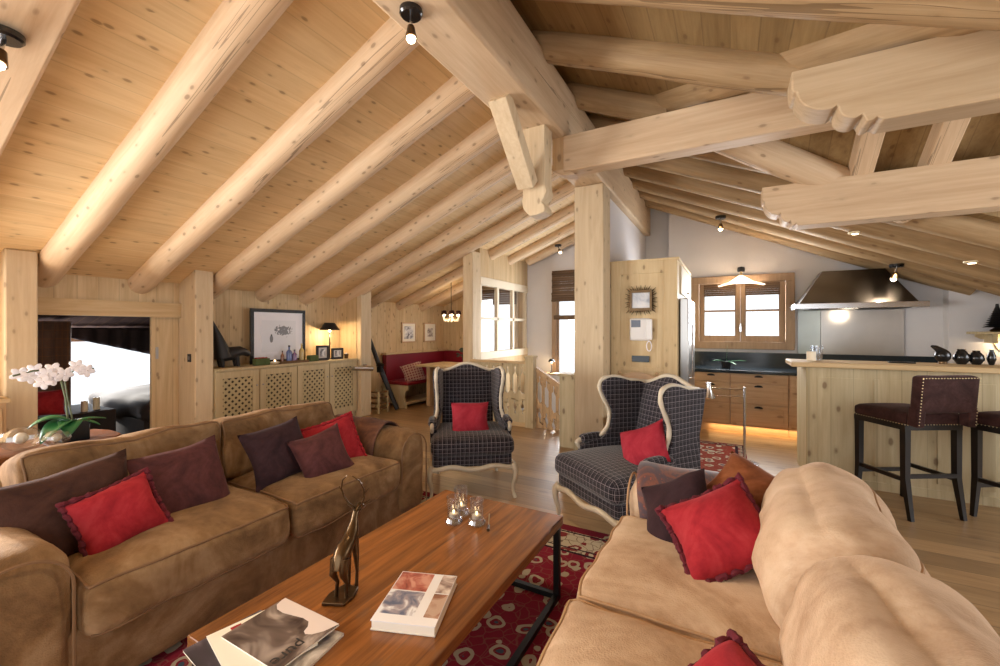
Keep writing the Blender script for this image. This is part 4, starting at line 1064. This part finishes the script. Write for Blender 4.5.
MB().box(-.12,.10,-.035,0,-.13,.12).build('body',plain('white plastic',lin(232,230,228),.4,var=.02),t,bevel=.02); MB().box(-.10,.0,-.038,-.035,.02,.10).build('screen',plain('grey screen',lin(92,100,116),.2),t); MB().box(.06,.125,-.05,-.03,-.12,.11).build('handset',plain('white handset',lin(240,238,236),.35,var=.02),t,bevel=.012)
lp=MB(); lp.tube([(.09+.026*math.sin(2*PI*q/14),-.03,-.19+.055*math.cos(2*PI*q/14)) for q in range(15)],.006,6,cap=False); lp.build('cord_loop',M['petal'],t)
single('socket_plate',MB().box(-.975,-.785,4.876,4.889,1.03,1.10),M['granite'],'dark double socket plate low on the tall cabinet','socket',bevel=.003)
t=thing('light_switch','small black light switch on the post left of the lattice cabinet','switch',(-5.315,2.458,1.075)); MB().box(-.035,.035,-.008,0,-.045,.045).build('plate',M['black'],t,bevel=.002); MB().box(-.015,.015,-.011,-.008,-.02,.02).build('rocker',plain('grey rocker',lin(110,110,116),.4),t)
# kitchen window sconce with glass saucer ------------------------------------------------------
t=thing('wall_lamp','black wall lamp with wide glass saucer shade above the kitchen window','lamp',(.14,7.10,2.03))
MB().lathe([(.045,.21),(.05,.24),(.045,.275),(.01,.285)],seg=16).build('mount',M['black'],t); MB().cyl((0,0,.24),(0,.14,.24),.012).build('arm',M['black'],t)
MB().lathe([(.02,.16),(.05,.14),(.16,.06),(.30,.015),(.30,.008),(.16,.05),(.05,.13),(.02,.15)],seg=32).build('glass_shade',M['saucer'],t)
MB().cyl((0,0,.21),(0,0,.13),.018).build('socket',M['brass'],t); MB().ball((0,0,.10),.022).build('bulb',M['flame'],t)
# worktop plant: orchid leaves
t=thing('potted_plant','small orchid plant with broad leaves on the dark kitchen worktop','plant',(-.05,6.88,.844))
MB().lathe([(.05,0),(.07,.09),(.06,.09),(.0,.07)],seg=14).build('pot',M['black'],t)
def leaf(b,base,d,L,w,arch,n=8,th=.004):
    d=Vector(d).normalized(); side=Vector((0,0,1)).cross(d); side=side.normalized() if side.length>.01 else Vector((1,0,0))
    up=side.cross(d)*-1; A=[];
    for i in range(n+1):
        s_=i/n; p=Vector(base)+d*L*s_+Vector((0,0,-1))*arch*s_*s_; ww=w*math.sin(PI*min(1,.12+.88*s_))**.7
        if i==n: ww=.002
        A.append([b.bm.verts.new(p+side*ww*k+Vector((0,0,abs(k)*.25*ww))) for k in (-1,-.5,0,.5,1)])
    for i in range(n):
        for k in range(4): b.face([A[i][k],A[i+1][k],A[i+1][k+1],A[i][k+1]])
    return b
b=MB(); leaf(b,(0,0,.08),(.05,0,1),.24,.035,0); leaf(b,(0,0,.08),(.6,0,.15),.26,.025,.04); leaf(b,(0,0,.08),(-.7,-.2,.25),.20,.028,.05); leaf(b,(0,0,.08),(.5,-.5,.1),.18,.02,.05)
o=b.build('leaves',M['green'],t); mo=o.modifiers.new('s','SOLIDIFY'); mo.thickness=.004
# on the bar ---------------------------------------------------------------------------------
t=thing('candle_glass','pale candle with a glass on the left end of the bar','candle',(.69,5.02,1.096)); MB().cyl((0,0,0),(0,0,.085),.038,seg=18).build('candle',M['wax'],t); MB().lathe([(.045,0),(.055,.14),(.052,.14),(.042,.004)],(.05,.06,0),18).build('glass',M['crystal'],t)
t=thing('hen_ornament','black hen shaped ornament with a speckled neck on the bar','ornament',(1.60,5.08,1.096)); MB().ball((.03,0,.07),(.055,.045,.06)).tube([(.03,0,.10),(-.02,0,.145),(-.045,0,.155)],[.035,.020,.008],8).build('body',M['blackgloss'],t); MB().cyl((.03,0,0),(.03,0,.02),.03).build('foot',M['bronze'],t)
for (x,r_,h,l) in ((1.75,.055,.13,'round black dotted vase right of the hen on the bar'),(1.84,.05,.12,'second round black vase on the bar'),(1.93,.028,.13,'slim black vase at the end of the row on the bar')):
    t=thing('vase',l,'vase',(x,5.09,1.096)); MB().lathe([(r_*.5,0),(r_,h*.35),(r_*.9,h*.65),(r_*.45,h*.92),(r_*.5,h),(r_*.4,h),(r_*.3,h*.8)],seg=20).build('body',M['blackgloss'],t)
single('remote_control',MB().box(1.25,1.43,4.98,5.03,1.0955,1.108),M['blackgloss'],'flat black device lying on the bar edge','remote',bevel=.004)
# shelf + tree
t=thing('wall_shelf','painted shelf with scalloped bracket at the right edge','shelf',(2.90,6.98,1.34)); MB().box(-.42,.5,-.14,.118,0,.028).build('board',M['cab'],t,bevel=.004)
pr=[(-.35,0),(-.35,-.03),(-.30,-.06),(-.24,-.06),(-.20,-.10),(-.17,-.17),(-.10,-.22),(-.02,-.20),(.0,-.14),(.3,-.14),(.3,0)]
MB().prism(pr,'y',.09,.115).build('scalloped_apron',M['cab'],t); MB().box(-.28,-.24,-.10,.09,-.10,0).build('bracket',M['cab'],t)
t=thing('tree_ornament','small dark fir tree ornament on the wall shelf','ornament',(2.68,6.95,1.3685)); b=MB()
for q in range(10): b.lathe([(.115*(1-q/10)+.005,.05+q*.025),(.012,.05+q*.025+.045)],seg=16)
b.build('tree',M['black'],t); MB().lathe([(.05,0),(.06,.02),(.02,.05)],seg=14).build('foot',M['bronze'],t)
# ceiling spots ------------------------------------------------------------------------------------
def ceil_spot(loc,label,s=1,aim=(0,0,-1)):
    t=thing('ceiling_spot',label,'spotlight',loc); MB().lathe([(.045*s,-.028*s),(.052*s,-.02*s),(.052*s,0)],seg=20).build('rose',M['blackgloss'],t)
    a=Vector(aim).normalized(); p=Vector((0,0,-.028*s)); MB().cyl(p,p+a*.05*s,.007*s).build('stem',M['chrome'],t)
    q=p+a*.05*s; MB().cyl(q,q+a*.055*s,.016*s,.027*s).build('lamp_head',M['bronze'],t); MB().ball(tuple(q+a*.056*s),.022*s,seg=10,n=6).build('bulb',M['bulb'],t)
ceil_spot((-1.404,1.633,3.0),'black ceiling spot on the underside of the ridge beam',1.1,(.05,-.05,-1))
ceil_spot((-2.705,7.10,2.95-.04),'small dark ceiling spot on the far left rafters',1.2,(.5,-.3,-1))
ceil_spot((-.115,6.50,2.945),'small dark ceiling spot on the right rafters above the kitchen window',1.3)
ceil_spot((1.71,6.55,2.16),'small dark ceiling spot on the right rafters in front of the hood',1.3,(-.2,0,-1))
ceil_spot((-2.94,.60,2.772),'black spot on the squared beam at the left edge of the photo',1.3,(.2,-.2,-1))
M['cream']=plain('cream plastic',lin(240,226,190),.4,var=.02)
for (x,y,l) in ((1.13,5.55,'small round cream downlight on the right rafters, the left of two'),(1.98,5.55,'small round cream downlight on the right rafters, the right of two')):
    t=thing('downlight',l,'downlight',(x,y,zr(x)+.0)); MB().lathe([(.035,-.02),(.06,-.012),(.062,.0)],seg=22).build('trim_ring',M['cream'],t); MB().cyl((0,0,-.014),(0,0,-.022),.03).build('bulb',M['bulb'],t)
# console table, orchid, crystal ---------------------------------------------------------------
t=thing('console_table','dark walnut console table with rounded end behind the left sofa','table',(-3.42,.55,0))
pts=[(-.22,-1.1),(.22,-1.1),(.22,.42)]
for q in range(9): th=PI*q/16; pts.append((.22-.22*(1-math.cos(th))*.9,.42+.20*math.sin(th)))
pts+=[(-.10,.62),(-.22,.58)]
MB().prism(pts,'z',.715,.75).build('table_top',M['console'],t,bevel=.006)
for (x,y) in ((-.17,-1.0),(.17,-1.0),(-.17,.42),(.15,.38)): MB().box(x-.02,x+.02,y-.02,y+.02,0,.715).build('leg',M['console'],t)
t=thing('orchid','white flowering orchid in a dark glass cube on the console table','plant',(-3.36,.95,.751))
MB().box(-.06,.06,-.06,.06,0,.115).build('pot',M['granite'],t,bevel=.008)
b=MB()
for d,L_,w_,a_ in (((-.2,-1,.75),.22,.052,.14),((.5,-.9,.45),.19,.058,.16),((.9,-.4,.5),.15,.050,.13),((.1,1,.25),.15,.018,.04),((.6,.7,.25),.13,.016,.06)): leaf(b,(0,0,.11),d,L_,w_,a_,10)
o=b.build('leaves',M['green'],t,smooth=80); mo=o.modifiers.new('s','SOLIDIFY'); mo.thickness=.004
st=[(0,-.02,.11),(.0,-.03,.25),(.0,-.05,.36),(.0,-.09,.42),(.02,-.16,.42),(.03,-.24,.40)]
st2=[(0,0,.11),(-.01,-.02,.26),(-.02,-.03,.37),(-.02,.03,.42),(-.02,.10,.41)]
MB().tube(st,.005,6).tube(st2,.004,6).build('flower_stem',plain('stem',lin(90,100,70),.6),t)
def bloom(b,c,s_,f):
    s_*=.9
    f=Vector(f).normalized(); x=f.orthogonal().normalized(); y=f.cross(x)
    for q in range(5):
        th=2*PI*q/5+.3; d=(x*math.cos(th)+y*math.sin(th)); p=Vector(c)+d*s_*.55
        mt=Matrix((d,f.cross(d),f)).transposed().to_4x4(); mt.translation=p
        b.ball((0,0,0),(s_*.60,s_*.42,s_*.10),mt,8,5)
    b.ball(tuple(Vector(c)+f*s_*.15),s_*.16,None,6,4)
for pth in (((.0,-.08,.42),(.03,-.11,.40),(.0,-.15,.42),(.03,-.18,.39),(.01,-.21,.405),(.03,-.04,.39),(.04,-.13,.355),(.02,-.09,.37)),((-.01,.02,.43),(.0,.06,.40))):
    b=MB()
    for c in pth: bloom(b,c,.042,(1,-.3+random.random()*.6,-.2+random.random()*.5))
    b.build('blossoms',M['petal'],t,smooth=80)
for (x,y,s_,l) in ((-3.33,.74,1.0,'larger faceted crystal candle bowl on the console table'),(-3.27,.86,.75,'smaller faceted crystal bowl beside the larger one on the console table')):
    t=thing('crystal_bowl',l,'bowl',(x,y,.751)); b=MB(); b.ball((0,0,.062*s_),(.085*s_,.085*s_,.062*s_),seg=14,n=8); o=b.build('bowl',M['crystal'],t,smooth=5); MB().ball((0,0,.064*s_),.03*s_,seg=8,n=6).build('tealight',M['wax'],t)
t=thing('small_bowl','little dark bowl at the left end of the console table','bowl',(-3.33,.60,.751)); MB().lathe([(.03,0),(.05,.05),(.045,.07),(.035,.06)],seg=16).build('bowl',M['blackgloss'],t)
t=thing('low_cabinet','low honey pine cabinet at the left edge behind the post','cabinet',(-5.05,.55,0)); MB().box(-.2,.2,-.6,.45,0,.84).build('body',M['honeyZ'],t); MB().box(-.22,.22,-.62,.47,.84,.87).build('top',M['paleYl'],t)
d=MB().box(.2,.215,-.05,.43,.06,.80).build('door',M['honeyZ'],t,bevel=.004)
single('dark_box',MB().box(-4.98,-4.86,.82,.96,.871,.93),M['black'],'small dark box on the low cabinet at the left edge','box',bevel=.004)
# bedroom ------------------------------------------------------------------------------------------
t=thing('bed','bed under a dark fur cover in the attic bedroom','bed',(-7.1,2.95,0)); MB().box(-.95,.85,-.55,.75,.05,.28).build('base',M['dark'],t); MB().soft(1.85,1.35,.30,.12,16,.05,.05,3,T((0,.1,.38)),5).build('cover',M['dark'],t)
MB().soft(1.2,.5,.28,.10,12,.03,.03,4,T((-.1,.45,.54)),8).build('pillow',M['dark'],t)
def curtain(name,label,cat,x,y0,y1,z0f,z1f,mat,amp=.03,fr=26):
    b=MB(); n=60; A=[]
    for i in range(n+1):
        y=y0+(y1-y0)*i/n; xx=x+amp*math.sin(i/n*fr); s_=i/n
        A.append([b.bm.verts.new((xx,y,z0f(s_)+(z1f(s_)-z0f(s_))*k/6)) for k in range(7)])
    for i in range(n):
        for k in range(6): b.face([A[i][k],A[i+1][k],A[i+1][k+1],A[i][k+1]])
    o=b.build(name,mat,recenter=True,smooth=80); m=o.modifiers.new('s','SOLIDIFY'); m.thickness=.01
    return tag(o,label,cat)
curtain('curtain','brown plaid curtain hanging at the left of the attic bedroom','curtain',-7.6,1.15,2.12,lambda s_:.05,lambda s_:1.50,M['curtain'],.04,34)
curtain('valance','dark fringed valance sloping over the bright bedroom window','curtain',-7.95,2.0,3.75,lambda s_:1.34-.52*s_,lambda s_:1.42,M['dark'],.02,60)
pill('round red cushion glimpsed through the bedroom opening','' and (0,0,0) or (-6.3,1.55,.62),(.9,-.3,.3),0,M['red'],.34,.28,.16,seed=15)
t=thing('bedside_table','dark low table carrying candles in the attic bedroom','table',(-6.6,1.75,0)); MB().box(-.55,.25,-.45,.42,0,.46).build('body',M['dark'],t,bevel=.01)
for (x,y,h,l) in ((-6.45,1.92,.12,'pale candle on the bedroom table, the left of two'),(-6.5,2.04,.14,'pale candle on the bedroom table, the right of two')):
    single('candle',MB().cyl((x,y,.461),(x,y,.461+h),.03),M['wax'],l,'candle')
# coffee table things (top z .43) ------------------------------------------------------------------
ZT=.431
for (x,y,h,l) in ((-1.215,1.735,.105,'crystal tealight glass nearest the sofa, left of three on the coffee table'),(-1.235,1.83,.115,'crystal tealight glass standing farthest, middle of three on the coffee table'),(-1.105,1.775,.10,'crystal tealight glass at the right of three on the coffee table')):
    t=thing('tealight_glass',l,'candle holder',(x,y,ZT),0,'crystal tealight glasses')
    MB().lathe([(.040,0),(.044,.010),(.036,.026),(.030,.030)],seg=16).build('base',M['crystal'],t,smooth=10)
    b=MB(); b.lathe([(.034,.030),(.036,h*1.25),(.0325,h*1.25),(.030,.034)],seg=18); b.build('glass',M['crystal'],t,smooth=10)
    MB().cyl((0,0,.031),(0,0,.046),.022,seg=14).build('tealight',M['wax'],t); MB().ball((0,0,.055),(.006,.006,.010),seg=6,n=5).build('flame',M['flame'],t)
t=thing('candle_snuffer','thin brass snuffer lying right of the tealight glasses','snuffer',(-1.05,1.80,ZT+.008),R(-62)); MB().cyl((-.09,0,.004),(.03,0,.0),.0028,seg=6).build('handle',M['brass'],t); MB().cyl((.03,0,0),(.075,0,0),.006,.008,seg=10).build('head',M['bronze'],t)
# stag sculpture
t=thing('stag_sculpture','bronze stag sculpture seen from behind with tall curved antlers','sculpture',(-1.225,1.06,ZT),R(18)); b=MB()
b.tube([(0,-.035,.115),(0,-.02,.15),(0,0,.17),(0,.03,.185),(0,.06,.21),(0,.075,.25),(0,.085,.275)],[.018,.028,.030,.027,.024,.013,.011],10)
b.tube([(0,.085,.270),(0,.11,.285),(0,.145,.268)],[.013,.016,.007],8)
for sx in (-1,1):
    b.tube([(sx*.016,-.02,.15),(sx*.020,-.035,.10),(sx*.018,-.010,.06),(sx*.020,-.020,0)],[.022,.013,.007,.007],8)
    b.tube([(sx*.012,.055,.19),(sx*.016,.06,.11),(sx*.016,.065,.06),(sx*.016,.06,0)],[.015,.010,.006,.007],8)
    b.tube([(sx*.012,.09,.285),(sx*.035,.085,.300)],[.006,.003],6)
b.build('body',M['bronze'],t,smooth=70)
a=MB()
for sx in (-1,1):
    a.tube([(sx*.008,.09,.285),(sx*.028,.08,.305),(sx*.042,.07,.335),(sx*.046,.06,.37),(sx*.034,.05,.405),(sx*.010,.04,.425)],[.0045,.004,.0035,.003,.0025,.0015],6)
    a.tube([(sx*.030,.08,.308),(sx*.052,.10,.318)],[.003,.001],5); a.tube([(sx*.044,.066,.352),(sx*.062,.07,.372)],[.003,.001],5)
a.build('antlers',M['bronze'],t); MB().prism([(-.05,-.06),(.03,-.05),(.04,.0),(.03,.05),(-.03,.06),(-.055,.0)],'z',0,.012).build('base',M['bronze'],t,bevel=.003)
# interiors book with photo cover
t=thing('coffee_table_book','thick white edged photo book lying square on the coffee table','book',(-.962,1.152,ZT),R(20))
MB().box(-.105,.105,-.135,.135,.003,.029).build('pages',M['paper'],t); MB().box(-.108,.108,-.138,.138,0,.003).build('back_cover',M['paper'],t)
cv=MB().box(-.108,.108,-.138,.138,.029,.032).build('cover',plain('cover white',lin(238,236,238),.25,var=.01),t)
for nm,(x0,x1,y0,y1,c1,c2,c3) in enumerate(((-.105,.022,.028,.134,lin(120,50,40),lin(176,96,80),lin(206,150,130)),(.056,.106,.028,.134,lin(100,66,56),lin(190,170,160),lin(224,214,206)),(-.105,.022,-.100,.022,lin(96,104,130),lin(160,150,158),lin(232,232,236)),(.056,.106,-.100,.022,lin(80,50,40),lin(150,100,74),lin(190,160,140)))):
    MB().box(x0,x1,y0,y1,.032,.0324).build('cover_photo',imgmat('book photo %d'%nm,c1,c2,c3,16),cv)
# magazines
def magazine(label,loc,rz,w,h,th,cover):
    t=thing('magazine',label,'magazine',loc,rz,'magazines on the coffee table corner'); MB().box(-w/2,w/2,-h/2,h/2,0,th-.001).build('pages',M['paper'],t); c=MB().box(-w/2-.001,w/2+.001,-h/2-.001,h/2+.001,th-.001,th).build('cover',cover,t); return t,c
magazine('magazine with coloured cover strip, lowest of the pile on the table corner',(-1.195,.79,ZT),R(-82),.235,.285,.008,imgmat('mixed cover',lin(60,60,76),lin(170,160,150),lin(226,220,214),9))
magazine('dark covered magazine under the pile at the table corner',(-1.275,.735,ZT+.008),R(-97),.22,.28,.006,imgmat('dark cover',lin(24,20,26),lin(52,44,54),lin(120,110,120),3))
t,c=magazine('white magazine with a small red mark under the top one',(-1.255,.775,ZT+.014),R(-104),.22,.28,.006,M['paper'])
MB().box(.02,.05,-.128,-.110,.006,.0064).build('red_mark',M['red'],c)
cm=NT('sand dune cover'); v=cm.coord((3,3,3)); n1=cm.noise(v,1.6,3,1.5); cm.set(Base_Color=cm.ramp(n1,[(.34,lin(58,46,44)),(.48,lin(104,90,84)),(.60,lin(176,162,152))]),Roughness=.22)
t,c=magazine("top magazine with a dune photo and the word pure",(-1.232,.825,ZT+.020),R(-90),.21,.272,.006,cm.m)
def blob(pts,z0,z1): return MB().prism(pts,'z',z0,z1)
pp=[(.113,.143),(.113,-.02),(.095,-.035),(.072,-.02),(.066,.01),(.058,.04),(.03,.052),(-.01,.058),(-.05,.075),(-.07,.10),(-.06,.143)]
blob([( -y*.79, x*1.26) for x,y in pp],.0061,.0064) if False else None
MB().prism([(-.105,.136),(-.105,-.136),(-.092,-.136),(-.068,-.128),(-.054,-.105),(-.052,-.07),(-.060,-.03),(-.068,.01),(-.066,.04),(-.05,.058),(-.03,.066),(-.024,.08),(-.034,.10),(-.06,.12)],'z',.006,.0063).build('sky_patch',plain('cover sky',lin(226,212,206),.25,var=.01),c)
fc=bpy.data.curves.new('word','FONT'); fc.body='pure'; fc.size=.055; fc.extrude=.0002
fo=bpy.data.objects.new('word',fc); C.objects.link(fo); bpy.context.view_layer.update()
me=bpy.data.meshes.new_from_object(fo.evaluated_get(bpy.context.evaluated_depsgraph_get())); bpy.data.objects.remove(fo)
me.materials.clear(); me.materials.append(M['black']); wo=bpy.data.objects.new('title_lettering',me); C.objects.link(wo); wo.parent=c; wo.location=(-.005,.085,.0064)
# ================================================================== CAMERA, LIGHT
cam_d = bpy.data.cameras.new('camera'); cam = bpy.data.objects.new('camera', cam_d); C.objects.link(cam); SC.camera = cam
cam.location = (0,0,1.40); cam.rotation_euler = (R(90),0,R(28.72)); cam_d.sensor_width = 36; cam_d.lens = 15.12; cam_d.shift_y = -.004; cam_d.clip_start=.05
wd = bpy.data.worlds.new('world'); SC.world = wd; wd.use_nodes = True
wt = wd.node_tree; bg = wt.nodes['Background']; bg.inputs[0].default_value = (.86,.93,1,1); bg.inputs[1].default_value = 1.25
def area(name, loc, rot, sx, sy, e, col=(1,1,1)):
    d = bpy.data.lights.new(name,'AREA'); d.shape='RECTANGLE'; d.size=sx; d.size_y=sy; d.energy=e; d.color=col
    o = bpy.data.objects.new(name,d); C.objects.link(o); o.location=loc; o.rotation_euler=rot; return o
def point(name, loc, e, col=(1,.72,.42), r=.03):
    d = bpy.data.lights.new(name,'POINT'); d.energy=e; d.color=col; d.shadow_soft_size=r
    o = bpy.data.objects.new(name,d); C.objects.link(o); o.location=loc; return o
def spot(name, loc, tgt, e, ang=60, col=(1,.8,.55), blend=.6, r=.03):
    d = bpy.data.lights.new(name,'SPOT'); d.energy=e; d.color=col; d.spot_size=R(ang); d.spot_blend=blend; d.shadow_soft_size=r
    o = bpy.data.objects.new(name,d); C.objects.link(o); o.location=loc
    o.rotation_euler=(Vector(tgt)-Vector(loc)).to_track_quat('-Z','Y').to_euler(); return o
area('daylight_glazed_end',(-.3,-2.55,1.5),(R(90),0,0),6.6,2.6,55,(1,.97,.93))
area('daylight_kitchen_window',(.135,7.2,1.65),(R(-90),0,0),1.1,.9,55,(.95,.97,1))
area('daylight_stair_window',(-2.55,7.45,1.3),(R(-90),0,0),.7,1.4,40,(.95,.97,1))
area('daylight_bedroom_window',(-8.1,2.0,1.0),(0,R(-90),0),.8,1.8,60,(.95,.97,1))
area('daylight_left_window',(-5.28,-.9,1.25),(0,R(-90),0),1.3,2.4,260,(1,.98,.95))
point('lamp_cabinet',(-5.40,4.42,1.30),9)
point('lamp_chandelier',(-4.54,6.4,1.60),10,r=.1)
point('lamp_sconce',(.14,7.05,2.08),.9)
point('lamp_hood',(1.35,6.95,1.60),3,(1,.82,.6),.1)
point('lamp_sideboard',(-2.93,7.30,.75),3)
point('lamp_shelf',(2.75,6.98,1.22),2)
spot('spot_ridge',(-1.40,1.60,2.83),(-1.2,1.4,.4),60,80)
spot('spot_hood',(1.70,6.5,2.03),(1.5,7.2,1.6),20,70)
spot('spot_kitchen',(-.12,6.45,2.8),(-.1,6.4,0),30,90)
area('toe_kick_light',(.3,6.50,.095),(0,0,0),1.1,.03,1.6,(1,.6,.25))
area('daylight_dormer',(4.45,3.7,1.6),(0,R(90),0),1.6,2.6,70,(1,1,1))
sd = bpy.data.lights.new('low_sun','SUN'); sd.energy=15; sd.angle=R(2); sd.color=(1,.93,.82); so_ = bpy.data.objects.new('low_sun',sd); C.objects.link(so_); so_.location=(-9,-1,4); so_.rotation_euler=Vector((.95,.10,-.28)).to_track_quat('-Z','Y').to_euler()
SC.view_settings.view_transform='Standard'; SC.view_settings.look='None'; SC.view_settings.gamma=1; SC.view_settings.use_curve_mapping=False
SC.view_settings.exposure = .42
SC.cycles.max_bounces = 8; SC.cycles.diffuse_bounces = 5; SC.cycles.transparent_max_bounces = 12; SC.cycles.caustics_reflective=False; SC.cycles.caustics_refractive=False
try: SC.cycles.use_denoising = True
except Exception: pass
